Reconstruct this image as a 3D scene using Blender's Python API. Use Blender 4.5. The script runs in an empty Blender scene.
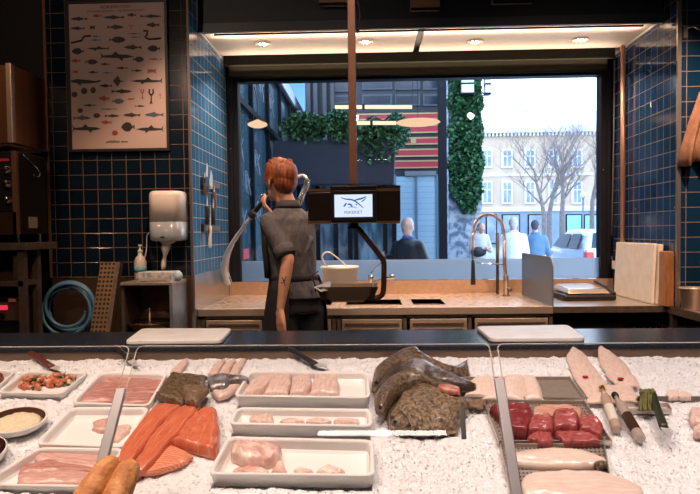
import bpy, bmesh, math, random
from mathutils import Vector, Matrix, noise
random.seed(7)
S = bpy.context.scene
COL = S.collection
V = Vector
# ------------------------------------------------------------------ camera
F = 640.0
CX, CY = 350.0, 254.0
cam_d = bpy.data.cameras.new('camera'); cam = bpy.data.objects.new('camera', cam_d); COL.objects.link(cam)
cam_d.sensor_width = 36; cam_d.lens = 36*F/700; cam_d.clip_start = .05; cam_d.clip_end = 500
cam_d.shift_x = 0; cam_d.shift_y = (CY-247)/700
CAM = Matrix.Translation((0, 0, 1.4)) @ Matrix.Rotation(.031, 4, 'Z') @ Matrix.Rotation(math.pi/2-.034, 4, 'X') @ Matrix.Rotation(-.012, 4, 'Z')
cam.matrix_world = CAM
S.camera = cam
R3 = CAM.to_3x3(); O = V((0, 0, 1.4))
def ray(px, py): return R3 @ V(((px-CX)/F, (CY-py)/F, -1))
def P(px, py, Y):
    d = ray(px, py); return O + d*(Y/d.y)
def PX(px, py, X):
    d = ray(px, py); return O + d*(X/d.x)
def PZ(px, py, Z):
    d = ray(px, py); return O + d*((Z-1.4)/d.z)
SL = .32
BN = V((0, -SL, 1)).normalized(); B0 = V((0, 2.2, .965))
def PB(px, py, h=0):
    d = ray(px, py); q = B0 + BN*h
    return O + d*((q-O).dot(BN)/d.dot(BN))
def bedz(y, h=0): return B0.z + SL*(y-2.2) + h/BN.z
# ------------------------------------------------------------------ materials
MATS = {}
def mat(name, c1, c2=None, scale=20, rough=.5, metal=0, bump=0, bscale=None, coat=0, spec=.5, detail=4, alpha=1, trans=0, sss=0, stretch=(1, 1, 1), ramp=(.35, .65), emit=None, es=0):
    if name in MATS: return MATS[name]
    m = bpy.data.materials.new(name); m.use_nodes = True; MATS[name] = m
    n, l = m.node_tree.nodes, m.node_tree.links
    b = n['Principled BSDF']
    b.inputs['Base Color'].default_value = (*c1, 1); b.inputs['Roughness'].default_value = rough
    b.inputs['Metallic'].default_value = metal; b.inputs['Coat Weight'].default_value = coat
    b.inputs['Coat Roughness'].default_value = .05
    b.inputs['Specular IOR Level'].default_value = spec; b.inputs['Alpha'].default_value = alpha
    b.inputs['Transmission Weight'].default_value = trans
    if sss:
        b.inputs['Subsurface Weight'].default_value = sss; b.inputs['Subsurface Radius'].default_value = (.01, .005, .003)
        b.inputs['Subsurface Scale'].default_value = 1
    if emit: b.inputs['Emission Color'].default_value = (*emit, 1); b.inputs['Emission Strength'].default_value = es
    g = n.new('ShaderNodeNewGeometry'); mp = n.new('ShaderNodeMapping'); mp.inputs['Scale'].default_value = stretch
    l.new(g.outputs['Position'], mp.inputs[0])
    if c2:
        t = n.new('ShaderNodeTexNoise'); t.inputs['Scale'].default_value = scale; t.inputs['Detail'].default_value = detail
        r = n.new('ShaderNodeValToRGB'); r.color_ramp.elements[0].color = (*c1, 1); r.color_ramp.elements[1].color = (*c2, 1)
        r.color_ramp.elements[0].position, r.color_ramp.elements[1].position = ramp
        l.new(mp.outputs[0], t.inputs[0]); l.new(t.outputs['Fac'], r.inputs[0]); l.new(r.outputs[0], b.inputs['Base Color'])
    if bump:
        t = n.new('ShaderNodeTexNoise'); t.inputs['Scale'].default_value = bscale or scale; t.inputs['Detail'].default_value = 3
        bp = n.new('ShaderNodeBump'); bp.inputs['Strength'].default_value = bump; bp.inputs['Distance'].default_value = .01
        l.new(mp.outputs[0], t.inputs[0]); l.new(t.outputs['Fac'], bp.inputs['Height']); l.new(bp.outputs[0], b.inputs['Normal'])
    return m
def tile_mat(name, axis, off=(0, 0), c=((.006, .03, .055), (.012, .05, .085)), rough=.12, grout=(.30, .22, .17), tw=.1, th=.1):
    m = bpy.data.materials.new(name); m.use_nodes = True
    n, l = m.node_tree.nodes, m.node_tree.links; b = n['Principled BSDF']
    g = n.new('ShaderNodeNewGeometry'); s = n.new('ShaderNodeSeparateXYZ'); cb = n.new('ShaderNodeCombineXYZ')
    l.new(g.outputs['Position'], s.inputs[0])
    def add(sock, v):
        a = n.new('ShaderNodeMath'); a.operation = 'ADD'; a.inputs[1].default_value = v; l.new(sock, a.inputs[0]); return a.outputs[0]
    l.new(add(s.outputs[axis], 10+off[0]), cb.inputs[0]); l.new(add(s.outputs['Z'], 10+off[1]), cb.inputs[1])
    br = n.new('ShaderNodeTexBrick'); br.offset = 0; br.squash = 1
    br.inputs['Scale'].default_value = 1; br.inputs['Brick Width'].default_value = tw; br.inputs['Row Height'].default_value = th
    br.inputs['Mortar Size'].default_value = .0026; br.inputs['Mortar Smooth'].default_value = .1
    br.inputs['Color1'].default_value = (*c[0], 1); br.inputs['Color2'].default_value = (*c[1], 1); br.inputs['Mortar'].default_value = (*grout, 1)
    l.new(cb.outputs[0], br.inputs['Vector']); l.new(br.outputs['Color'], b.inputs['Base Color'])
    mr = n.new('ShaderNodeMapRange'); mr.inputs[3].default_value = rough; mr.inputs[4].default_value = .7
    l.new(br.outputs['Fac'], mr.inputs[0]); l.new(mr.outputs[0], b.inputs['Roughness'])
    bp = n.new('ShaderNodeBump'); bp.invert = True; bp.inputs['Strength'].default_value = .5; bp.inputs['Distance'].default_value = .003
    l.new(br.outputs['Fac'], bp.inputs['Height']); l.new(bp.outputs[0], b.inputs['Normal'])
    b.inputs['Specular IOR Level'].default_value = .6
    return m
def uvmat(name, base, line, period, width=.2, axis=0, rough=.3, noise_c=None, bump=.1, slant=.0, amt=.3):
    # flesh with thin connective lines across it, running in the mesh's own u/v
    m = bpy.data.materials.new(name); m.use_nodes = True
    n, l = m.node_tree.nodes, m.node_tree.links; b = n['Principled BSDF']
    uv = n.new('ShaderNodeUVMap'); uv.uv_map = 'UVMap'; s = n.new('ShaderNodeSeparateXYZ'); l.new(uv.outputs[0], s.inputs[0])
    def mth(op, a, c):
        x = n.new('ShaderNodeMath'); x.operation = op
        for i, q in enumerate((a, c)):
            if q is None: continue
            if isinstance(q, (int, float)): x.inputs[i].default_value = q
            else: l.new(q, x.inputs[i])
        return x.outputs[0]
    nz = n.new('ShaderNodeTexNoise'); nz.inputs['Scale'].default_value = 5; l.new(uv.outputs[0], nz.inputs[0])
    a, c = (s.outputs[0], s.outputs[1]) if axis == 0 else (s.outputs[1], s.outputs[0])
    ph = mth('ADD', mth('MULTIPLY', a, period), mth('MULTIPLY', mth('ABSOLUTE', mth('SUBTRACT', c, .5), None), slant))
    ph = mth('ADD', ph, mth('MULTIPLY', nz.outputs['Fac'], 1.2))
    fr = mth('FRACT', ph, None)
    k = mth('LESS_THAN', fr, width)
    nz2 = n.new('ShaderNodeTexNoise'); nz2.inputs['Scale'].default_value = 8; nz2.inputs['Detail'].default_value = 6; l.new(uv.outputs[0], nz2.inputs[0])
    r = n.new('ShaderNodeValToRGB'); r.color_ramp.elements[0].position = .3; r.color_ramp.elements[1].position = .7
    r.color_ramp.elements[0].color = (*base, 1); r.color_ramp.elements[1].color = (*(noise_c or base), 1); l.new(nz2.outputs['Fac'], r.inputs[0])
    mx = n.new('ShaderNodeMixRGB'); mx.inputs[2].default_value = (*line, 1); l.new(r.outputs[0], mx.inputs[1])
    l.new(mth('MULTIPLY', k, amt), mx.inputs[0]); l.new(mx.outputs[0], b.inputs['Base Color'])
    b.inputs['Roughness'].default_value = rough; b.inputs['Coat Weight'].default_value = .2; b.inputs['Coat Roughness'].default_value = .15
    bp = n.new('ShaderNodeBump'); bp.inputs['Strength'].default_value = bump; bp.inputs['Distance'].default_value = .004
    l.new(nz2.outputs['Fac'], bp.inputs['Height']); l.new(bp.outputs[0], b.inputs['Normal'])
    return m
def glass_mat(name, tint=(1, 1, 1), refl=.08, rough=.0, haze=0):
    m = bpy.data.materials.new(name); m.use_nodes = True
    n, l = m.node_tree.nodes, m.node_tree.links; n.remove(n['Principled BSDF']); out = n['Material Output']
    t = n.new('ShaderNodeBsdfTransparent'); t.inputs[0].default_value = (*tint, 1)
    g = n.new('ShaderNodeBsdfGlossy'); g.inputs['Roughness'].default_value = rough
    fr = n.new('ShaderNodeFresnel'); fr.inputs[0].default_value = 1.45
    mx = n.new('ShaderNodeMixShader'); l.new(fr.outputs[0], mx.inputs[0]); l.new(t.outputs[0], mx.inputs[1]); l.new(g.outputs[0], mx.inputs[2])
    o = mx.outputs[0]
    if haze:
        d = n.new('ShaderNodeBsdfDiffuse'); d.inputs[0].default_value = (.75, .85, .95, 1)
        tl = n.new('ShaderNodeBsdfTranslucent'); tl.inputs[0].default_value = (.92, .97, 1, 1)
        m2 = n.new('ShaderNodeMixShader'); m2.inputs[0].default_value = .97; l.new(d.outputs[0], m2.inputs[1]); l.new(tl.outputs[0], m2.inputs[2])
        m3 = n.new('ShaderNodeMixShader'); m3.inputs[0].default_value = haze; l.new(o, m3.inputs[1]); l.new(m2.outputs[0], m3.inputs[2]); o = m3.outputs[0]
    l.new(o, out.inputs[0]); return m
def emis(name, c, s):
    m = bpy.data.materials.new(name); m.use_nodes = True
    n, l = m.node_tree.nodes, m.node_tree.links; n.remove(n['Principled BSDF'])
    e = n.new('ShaderNodeEmission'); e.inputs[0].default_value = (*c, 1); e.inputs[1].default_value = s
    l.new(e.outputs[0], n['Material Output'].inputs[0]); return m

steel = mat('brushed_steel', (.50, .42, .36), (.62, .53, .46), 60, .34, .6, stretch=(1, 8, 8), bump=.02)
steel_d = mat('dull_steel', (.15, .11, .09), (.20, .155, .13), 30, .42, .55)
chrome = mat('chrome', (.75, .74, .72), rough=.12, metal=1)
copper = mat('brown_lacquered_metal', (.30, .15, .08), (.36, .19, .11), 20, .35, .6)
bronze = mat('bronze_metal', (.30, .19, .10), (.38, .25, .14), 40, .4, .8)
black = mat('black_plastic', (.012, .011, .011), rough=.4)
blackm = mat('black_matte', (.012, .013, .016), rough=.75)
frame_m = mat('black_frame_paint', (.007, .008, .013), rough=.5, spec=.2)
granite = mat('dark_granite', (.014, .018, .026), (.10, .12, .15), 260, .22, detail=2, ramp=(.5, .75))
porc = mat('white_porcelain', (.90, .88, .85), rough=.18, coat=.3)
plasw = mat('white_plastic', (.78, .76, .73), rough=.4)
board_m = mat('white_cutting_board', (.90, .86, .81), (.82, .77, .71), 14, .5, bump=.05, bscale=90)
wood_m = mat('chopping_wood', (.32, .13, .05), (.45, .21, .09), 12, .5, stretch=(6, 6, 1))
cream = mat('cream_gloss_panel', (.82, .72, .62), rough=.55)
bulk_m = mat('dark_blue_bulkhead', (.022, .038, .055), rough=.5)
blind_m = mat('olive_blind_fabric', (.030, .028, .018), (.036, .033, .022), 200, .85, spec=.1)

# ------------------------------------------------------------------ mesh building
WL = {}
def link(o): COL.objects.link(o); return o
def tag(o, label=None, cat=None, group=None, kind=None):
    if label: o['label'] = label
    if cat: o['category'] = cat
    if group: o['group'] = group
    if kind: o['kind'] = kind
    return o
def thing(name, loc, label, cat, group=None):
    o = link(bpy.data.objects.new(name, None)); o.location = loc; o.empty_display_size = .05; WL[o.name] = V(loc)
    return tag(o, label, cat, group)
class MB:
    def __init__(s): s.v = []; s.f = []; s.mi = []; s.uv = None; s.cur = 0
    def add(s, vs, fs):
        k = len(s.v); s.v += [V(v) for v in vs]; s.f += [tuple(i+k for i in f) for f in fs]; s.mi += [s.cur]*len(fs); return s
    def hexa(s, c):   # 8 corners, bottom 4 then top 4
        return s.add(c, [(3, 2, 1, 0), (4, 5, 6, 7), (0, 1, 5, 4), (1, 2, 6, 5), (2, 3, 7, 6), (3, 0, 4, 7)])
    def box(s, x0, x1, y0, y1, z0, z1):
        return s.hexa([(x0, y0, z0), (x1, y0, z0), (x1, y1, z0), (x0, y1, z0), (x0, y0, z1), (x1, y0, z1), (x1, y1, z1), (x0, y1, z1)])
    def boxc(s, c, a, b, d):  # centre and three half-axis vectors
        c, a, b, d = V(c), V(a), V(b), V(d)
        return s.hexa([c-a-b-d, c+a-b-d, c+a+b-d, c-a+b-d, c-a-b+d, c+a-b+d, c+a+b+d, c-a+b+d])
    def prism(s, pts, off):
        n = len(pts); off = V(off); p = [V(q) for q in pts]
        return s.add(p+[q+off for q in p], [tuple(range(n))[::-1], tuple(range(n, 2*n))]+[(i, (i+1) % n, n+(i+1) % n, n+i) for i in range(n)])
    def loft(s, rings, cap=True, closed=True):
        n = len(rings[0]); vs = [q for r in rings for q in r]; fs = []
        for i in range(len(rings)-1):
            for j in range(n if closed else n-1):
                a, b = i*n+j, i*n+(j+1) % n; fs.append((a, b, b+n, a+n))
        if cap: fs += [tuple(range(n))[::-1], tuple(range((len(rings)-1)*n, len(rings)*n))]
        return s.add(vs, fs)
    def tube(s, pts, r, n=10, flat=1.0):
        pts = [V(p) for p in pts]; rs = r if isinstance(r, (list, tuple)) else [r]*len(pts); rings = []; ref = None
        for i, p in enumerate(pts):
            t = (pts[min(i+1, len(pts)-1)]-pts[max(i-1, 0)]).normalized()
            if ref is None: ref = V((0, 0, 1)) if abs(t.z) < .9 else V((1, 0, 0))
            a = t.cross(ref).normalized(); b = a.cross(t).normalized(); ref = b
            rings.append([p+(a*math.cos(k*2*math.pi/n)+b*flat*math.sin(k*2*math.pi/n))*rs[i] for k in range(n)])
        return s.loft(rings)
    def lathe(s, c, prof, axis=(0, 0, 1), n=24, cap=True):
        c = V(c); ax = V(axis).normalized(); a = ax.orthogonal().normalized(); b = ax.cross(a)
        return s.loft([[c+ax*h+(a*math.cos(k*2*math.pi/n)+b*math.sin(k*2*math.pi/n))*max(r, 1e-4) for k in range(n)] for r, h in prof], cap=cap)
    def ell(s, c, r, R=None, n=14, m=9):
        R = R or Matrix.Identity(3); c = V(c); rings = []
        for i in range(m+1):
            t = math.pi*i/m; q = max(math.sin(t), .01)
            rings.append([c+R @ V((r[0]*q*math.cos(k*2*math.pi/n), r[1]*q*math.sin(k*2*math.pi/n), -r[2]*math.cos(t))) for k in range(n)])
        return s.loft(rings)
    def seg(s, p0, r0, p1, r1, n=12):
        p0, p1 = V(p0), V(p1); s.tube([p0, p1], [r0, r1], n)
        s.ell(p0, (r0,)*3, n=n, m=7); s.ell(p1, (r1,)*3, n=n, m=7); return s
    def chain(s, pts):  # [(p, r), ...]
        for (a, ra), (b, rb) in zip(pts, pts[1:]): s.seg(a, ra, b, rb)
        return s
    def build(s, name, m, parent=None, smooth=False, bevel=0, remesh=0, sm=0, sub=0, kind=None):
        me = bpy.data.meshes.new(name)
        if parent is not None: base = WL[parent.name]
        else:
            xs = [v.x for v in s.v]; ys = [v.y for v in s.v]; base = V(((min(xs)+max(xs))/2, (min(ys)+max(ys))/2, min(v.z for v in s.v)))
        me.from_pydata([v-base for v in s.v], [], s.f); me.update()
        ms = m if isinstance(m, (list, tuple)) else [m]
        for q in ms: me.materials.append(q)
        if len(ms) > 1: me.polygons.foreach_set('material_index', s.mi)
        if s.uv:
            u = me.uv_layers.new(name='UVMap')
            for lp in me.loops: u.data[lp.index].uv = s.uv[lp.vertex_index]
        bm = bmesh.new(); bm.from_mesh(me); bmesh.ops.recalc_face_normals(bm, faces=bm.faces); bm.to_mesh(me); bm.free()
        if smooth or remesh: me.polygons.foreach_set('use_smooth', [True]*len(me.polygons))
        o = link(bpy.data.objects.new(name, me))
        if parent is not None: o.parent = parent; WL[o.name] = base
        else: o.location = base; WL[o.name] = base
        if remesh:
            r = o.modifiers.new('r', 'REMESH'); r.mode = 'VOXEL'; r.voxel_size = remesh; r.use_smooth_shade = True
            if sm: q = o.modifiers.new('s', 'SMOOTH'); q.iterations = sm; q.factor = .5
            bpy.context.view_layer.update()
            dg = bpy.context.evaluated_depsgraph_get(); nm = bpy.data.meshes.new_from_object(o.evaluated_get(dg)); nm.name = name
            o.modifiers.clear(); o.data = nm
            nm.polygons.foreach_set('use_smooth', [True]*len(nm.polygons))
            if not nm.materials: nm.materials.append(ms[0])
        if bevel:
            b = o.modifiers.new('b', 'BEVEL'); b.width = bevel; b.segments = 2; b.limit_method = 'ANGLE'
        if sub: q = o.modifiers.new('u', 'SUBSURF'); q.levels = sub; q.render_levels = sub
        if kind: o['kind'] = kind
        return o
def struct(name, mb, m, parent=None, **k):
    o = mb.build(name, m, parent, **k)
    if parent is None: o['kind'] = 'structure'
    return o
def single(name, mb, m, label, cat, group=None, **k): return tag(mb.build(name, m, None, **k), label, cat, group)
def smooth_line(pts, n):
    pts = [V(p) for p in pts]; out = []; m = len(pts)-1
    for i in range(n):
        t = i/(n-1)*m; k = min(int(t), m-1); u = t-k
        p0, p1, p2, p3 = pts[max(k-1, 0)], pts[k], pts[k+1], pts[min(k+2, m)]
        out.append(.5*((2*p1)+(p2-p0)*u+(2*p0-5*p1+4*p2-p3)*u*u+(3*p1-p0-3*p2+p3)*u**3))
    return out
def V2(l): return [V((a, b, 0)) for a, b in l]
def slab(A, B, th, h0=0, n=44, m=18, pw=2.8, ek=5, wob=.0, sink=.004, up=None, on=PB, bulge=None):
    """a piece of flesh between two traced edges: real thickness, domed top, lying on the bed"""
    a = smooth_line(V2(A), n); b = smooth_line(V2(B), n); mb = MB(); mb.uv = []
    top = []; bot = []; sd = random.random()*50
    for i in range(n):
        u = i/(n-1); e = max(0, 1-abs(2*u-1)**ek)**.5; tr = []; br = []
        tt = th(u) if callable(th) else th
        for j in range(m):
            s = 1-2*j/(m-1); s = math.sin(s*math.pi/2)  # denser to the edges
            v = (1-s)/2; q = a[i].lerp(b[i], v)
            q = q+V((noise.noise(V((u*4, v*3, sd))), noise.noise(V((u*4, v*3, sd+9))), 0))*(wob+.9)+(b[i]-a[i])*(.07*noise.noise(V((u*3, (v > .5)*7, sd+5)))+.05*noise.noise(V((u*15, (v > .5)*7, sd+15))))*abs(s)
            h = tt*e*max(0, 1-abs(s)**pw)**.5
            h *= 1+.22*noise.noise(V((u*5, v*3, sd+3)))+.14*noise.noise(V((u*16, v*7, sd+6)))+.08*noise.noise(V((u*34, v*15, sd+8)))
            if bulge: h += bulge(u, v)
            base = on(q.x, q.y, h0+tt*.35)
            tr.append(base+BN*(h-tt*.35)); br.append(base-BN*(sink+tt*.35))
            mb.uv.append((u, v))
        top.append(tr); bot.append(br)
    mb.uv = mb.uv+mb.uv
    vs = [q for r in top for q in r]+[q for r in bot for q in r]; N = n*m; fs = []
    for i in range(n-1):
        for j in range(m-1):
            k = i*m+j; fs.append((k, k+1, k+m+1, k+m)); fs.append((N+k, N+k+m, N+k+m+1, N+k+1))
    for i in range(n-1):
        fs.append((i*m, i*m+m, N+i*m+m, N+i*m)); k = i*m+m-1; fs.append((k, N+k, N+k+m, k+m))
    for j in range(m-1):
        fs.append((j, N+j, N+j+1, j+1)); k = (n-1)*m+j; fs.append((k, k+1, N+k+1, N+k))
    mb.add(vs, fs); return mb
def arc(c, r, a0, a1, n, ax, ay):
    c = V(c); ax = V(ax); ay = V(ay)
    return [c+ax*r*math.cos(a0+(a1-a0)*i/(n-1))+ay*r*math.sin(a0+(a1-a0)*i/(n-1)) for i in range(n)]
def text_mesh(txt, p, size, right, up, ext=.0005, align='CENTER'):
    cu = bpy.data.curves.new('t', 'FONT'); cu.body = txt; cu.size = size; cu.align_x = align; cu.extrude = ext
    o = bpy.data.objects.new('t', cu); COL.objects.link(o); bpy.context.view_layer.update()
    me = bpy.data.meshes.new_from_object(o.evaluated_get(bpy.context.evaluated_depsgraph_get()))
    r, u = V(right).normalized(), V(up).normalized(); nn = r.cross(u)
    vs = [V(p)+r*v.co.x+u*v.co.y+nn*v.co.z for v in me.vertices]; fs = [tuple(q.vertices) for q in me.polygons]
    bpy.data.objects.remove(o); return vs, fs
X0, X1, YN, YF = -1.21, 2.054, 4.35, 5.5
#@@SETTING
# ------------------------------------------------------------------ the room
floor_m = mat('dark_floor', (.03, .028, .027), (.05, .045, .04), 8, .5)
struct('floor', MB().box(-3.6, 4.2, -2.6, 5.75, -.12, 0), floor_m)
struct('ceiling', MB().box(-3.6, 4.2, -2.6, 5.75, 3.35, 3.45), mat('black_ceiling', (.02, .02, .022), rough=.7))
struct('wall_back', MB().box(-3.6, 4.2, -2.7, -2.6, 0, 3.35), mat('shop_wall', (.10, .08, .07), rough=.7))
struct('wall_far_left', MB().box(-3.7, -3.6, -2.6, 5.75, 0, 3.35), mat('kitchen_wall_black', (.018, .016, .015), rough=.7))
struct('wall_far_right', MB().box(4.2, 4.3, -2.6, 5.75, 0, 3.35), MATS['kitchen_wall_black'])
tw = lambda n, ax, off=(0, 0), **k: tile_mat(n, ax, off, **k)
lx = P(47, 100, YN).x
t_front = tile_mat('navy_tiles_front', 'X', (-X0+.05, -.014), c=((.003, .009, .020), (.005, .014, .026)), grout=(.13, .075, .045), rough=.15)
t_left = tile_mat('blue_tiles_window_lit', 'Y', (-YN, -.014), c=((.035, .18, .42), (.05, .23, .50)), rough=.10, grout=(.5, .48, .46))  # window reflection put into the colour, brighter blue than the other tiles
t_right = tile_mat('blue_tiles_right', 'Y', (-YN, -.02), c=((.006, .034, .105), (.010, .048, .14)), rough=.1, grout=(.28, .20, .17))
# left front wall: tiles above, steel sheet under them
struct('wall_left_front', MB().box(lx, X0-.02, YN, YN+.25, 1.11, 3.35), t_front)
struct('trim_1', MB().box(lx-.012, lx+.006, YN-.006, YN+.25, 1.11, 3.35), copper)
struct('wall_left_front_sheet', MB().box(lx, X0-.02, YN+.005, YN+.25, 0, 1.11), mat('brown_steel_sheet', (.12, .08, .055), rough=.4, metal=.6))
struct('wall_kitchen_recess', MB().box(-3.6, lx, 4.75, 4.85, 0, 3.35), MATS['kitchen_wall_black'])
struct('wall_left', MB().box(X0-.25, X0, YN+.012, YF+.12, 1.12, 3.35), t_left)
struct('wall_left_sheet', MB().box(X0-.25, X0+.004, YN+.012, YF+.12, 0, 1.12), mat('side_steel_sheet', (.55, .57, .6), rough=.25, metal=.8))
struct('trim_2', MB().box(X0-.014, X0+.002, YN-.006, YN+.012, .87, 3.35), mat('brown_corner_strip', (.14, .10, .085), rough=.4, metal=.3))
# right walls
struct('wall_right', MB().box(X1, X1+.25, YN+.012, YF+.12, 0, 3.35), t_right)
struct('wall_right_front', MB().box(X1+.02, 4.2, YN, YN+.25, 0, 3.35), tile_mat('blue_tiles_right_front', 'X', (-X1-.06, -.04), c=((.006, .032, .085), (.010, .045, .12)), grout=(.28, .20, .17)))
struct('trim_3', MB().box(X1-.003, X1+.022, YN-.008, YN+.012, .87, 3.35), mat('grey_corner_strip', (.55, .50, .46), rough=.3, metal=.8))
# bulkhead, soffit
ZS = 2.845
struct('bulkhead', MB().box(X0-.05+.06, X1, 4.57, 4.64, ZS-.0, 3.35), bulk_m)
struct('trim_4', MB().box(X0, X1, 4.562, 4.575, ZS-.015, ZS+.05), mat('blue_grey_lip', (.06, .08, .11), rough=.35))
gx = P(418, 40, 5.0).x
struct('soffit_left', MB().box(X0, gx-.02, 4.64, YF, ZS+.02, ZS+.06), cream)
struct('soffit_right', MB().box(gx+.03, X1, 4.64, YF, ZS+.02, ZS+.06), cream)
struct('soffit_gap', MB().box(gx-.02, gx+.03, 4.64, YF, ZS+.045, ZS+.07), black)
tl = MB().boxc((X0+.006, (4.57+YF)/2, ZS+.004), (.006, 0, 0), (0, (YF-4.57)/2, 0), (0, 0, .008)); struct('trim_5', tl, plasw)
tr = MB().boxc((X1-.006, (4.57+YF)/2, ZS+.004), (.006, 0, 0), (0, (YF-4.57)/2, 0), (0, 0, .008)); struct('trim_6', tr, plasw)
tv = MB().box(X0+.0, X0+.008, 4.555, 4.572, ZS, 3.35); struct('trim_7', tv, plasw)
struct('wall_far_upper', MB().box(X0, X1, YF, YF+.1, 2.70, 3.35), frame_m)
# window frame
wf = MB()
wl, wr = P(240, 180, YF).x, P(599.5, 180, YF).x
zb, zt = .985, 2.72
wf.box(X0, wl, YF-.04, YF+.08, zb-.05, zt+.1); wf.box(wr, X1, YF-.04, YF+.08, zb-.05, zt+.1)
wf.box(X0, X1, YF-.04, YF+.08, zt, zt+.1)
wf.box(X0+.03, X0+.055, YF-.06, YF-.04, zb, zt); wf.box(X1-.06, X1-.03, YF-.06, YF-.04, zb, zt)
w1 = struct('window_1', wf, frame_m)
pane = MB().box(wl, wr, YF+.015, YF+.021, zb, zt); struct('window_pane', pane, glass_mat('window_glass', (.93, .97, 1.0)), w1)
zf = P(460, 259, YF).z
struct('frosted_film', MB().box(wl+.002, wr-.002, YF+.004, YF+.008, zb, zf), glass_mat('frosted_film', (.9, .95, 1), haze=.82), w1)
for i, (px, py) in enumerate(((231, 90), (231, 149), (603, 170))):
    q = P(px, py, YF-.05); struct('frame_screw', MB().lathe(q, [(0.006, .0), (.006, -.012), (.003, -.014)], (0, 1, 0), 10), chrome, w1)
struct('wall_below_window', MB().box(X0, X1, YF, YF+.12, 0, zb-.05), mat('outer_wall_grey', (.25, .26, .28), rough=.8))
# roller blind
bz0, bz1 = P(400, 73.5, 5.36).z, P(400, 55, 5.3).z-.03
rb = thing('roller_blind', (.4, 5.32, bz0), 'olive brown roller blind rolled up along the top of the window', 'blind')
MB().box(X0+.02, X1-.05, 5.29, 5.33, bz0+.075, bz1+.06).build('cassette', mat('dark_olive_cassette', (.012, .012, .009), rough=.7, spec=.1), rb, bevel=.006)
MB().box(X0+.05, X1-.09, 5.36, 5.365, bz0+.0, bz0+.13).build('fabric', blind_m, rb)
MB().tube([(X0+.05, 5.362, bz0), (X1-.09, 5.362, bz0)], .011).build('bottom_bar', blind_m, rb, smooth=True)
# downlights
wl_e = emis('downlight_glow', (1, .86, .68), 30)
for px, py, who in ((263, 43, 'leftmost downlight in the cream soffit'), (366, 41, 'downlight in the soffit just right of the hanging pole'), (475, 41, 'downlight in the soffit right of the dark gap'), (580, 39, 'rightmost downlight in the cream soffit')):
    q = PZ(px, py, ZS+.02)
    d = thing('downlight', (q.x, q.y, q.z-.004), 'round recessed '+who if 'recessed' not in who else who, 'ceiling light', 'downlights in the window soffit')
    MB().lathe((q.x, q.y, q.z), [(.064, 0), (.066, -.006), (.056, -.010), (.046, -.004), (.042, 0)], n=28).build('trim_ring', mat('downlight_ring', (.55, .45, .36), rough=.35, metal=.5), d, smooth=True)
    mb = MB()
    for k in range(5):
        a = k*2*math.pi/5; mb.ell((q.x+.024*math.cos(a), q.y+.024*math.sin(a), q.z-.010), (.009, .009, .005), n=10, m=6)
    mb.build('lamp_lens', wl_e, d, smooth=True)
    ld = bpy.data.lights.new('downlight_lamp', 'SPOT'); ld.energy = 46; ld.color = (1, .72, .48); ld.spot_size = 2.2; ld.spot_blend = .8; ld.shadow_soft_size = .04
    lo = link(bpy.data.objects.new('downlight_lamp', ld)); lo.location = (q.x, q.y, q.z-.03)
# unseen strip added behind the bulkhead lip to go with the soffit fill light
cs = MB().box(X0+.1, X1-.1, 4.645, 4.66, ZS-.012, ZS+.0)
single('added_cove_strip', cs, black, 'thin dark strip added behind the bottom lip of the dark bulkhead', 'added strip')
# panels high on the bulkhead
for px0, px1, py1, who in ((319, 354, 4, 'warm wood coloured panel at the top edge beside the hanging pole'), (411, 440, 9, 'warm wood coloured panel at the top edge, middle one of three'), (493, 534, 2, 'warm wood coloured panel at the top edge, rightmost of three')):
    a, b = P(px0, py1, 4.5), P(px1, py1, 4.5)
    t = thing('overhead_panel', ((a.x+b.x)/2, 4.5, a.z), who, 'ceiling panel', 'overhead panels')
    MB().box(a.x, b.x, 4.5, 4.56, a.z, 3.35).build('panel', mat('warm_panel', (.42, .27, .18), rough=.4), t)
    MB().box(a.x, b.x, 4.492, 4.5, a.z-.012, a.z+.006).build('edge_strip', frame_m, t)
# pipe and cable on the right wall
pp = PX(624, 150, X1-.03)
single('copper_pipe', MB().tube([(X1-.04, pp.y, ZS), (X1-.04, pp.y, 1.28)], .019), mat('copper_pipe', (.50, .27, .18), rough=.35, metal=.5), 'copper brown vertical pipe on the blue tiled right wall', 'pipe', smooth=True)
cp = [PX(614.5, 60, X1-.015)]+[PX(*q, X1-.015) for q in ((614, 120), (613, 180), (612, 225), (611, 245), (611.5, 256), (613.5, 263), (616, 262))]
ct = thing('power_cable', cp[-1], 'grey cable hanging down the right wall to a white plug', 'cable')
MB().tube(smooth_line(cp, 40), .006, 8).build('cord', mat('grey_cord', (.25, .22, .21), rough=.5), ct, smooth=True)
q = PX(615.5, 265, X1-.02); MB().box(q.x-.02, q.x+.018, q.y-.035, q.y+.035, q.z-.035, q.z+.035).build('plug', plasw, ct, bevel=.008)
for y_, z_ in ((200.5, 0), ): pass
for px, py in ((635.5, 209), (635.5, 213.5), (675, 208)):
    q = PX(px, py, X1-.004) if px < 670 else P(px, py, YN-.006)
    single('wall_screw', MB().ell(q, (.006, .006, .006)), chrome, {209: 'upper of two small screws in the right tiled wall', 213.5: 'lower of two small screws in the right tiled wall', 208: 'small screw at the tiled corner near the right edge'}[py], 'screw', smooth=True)

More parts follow.
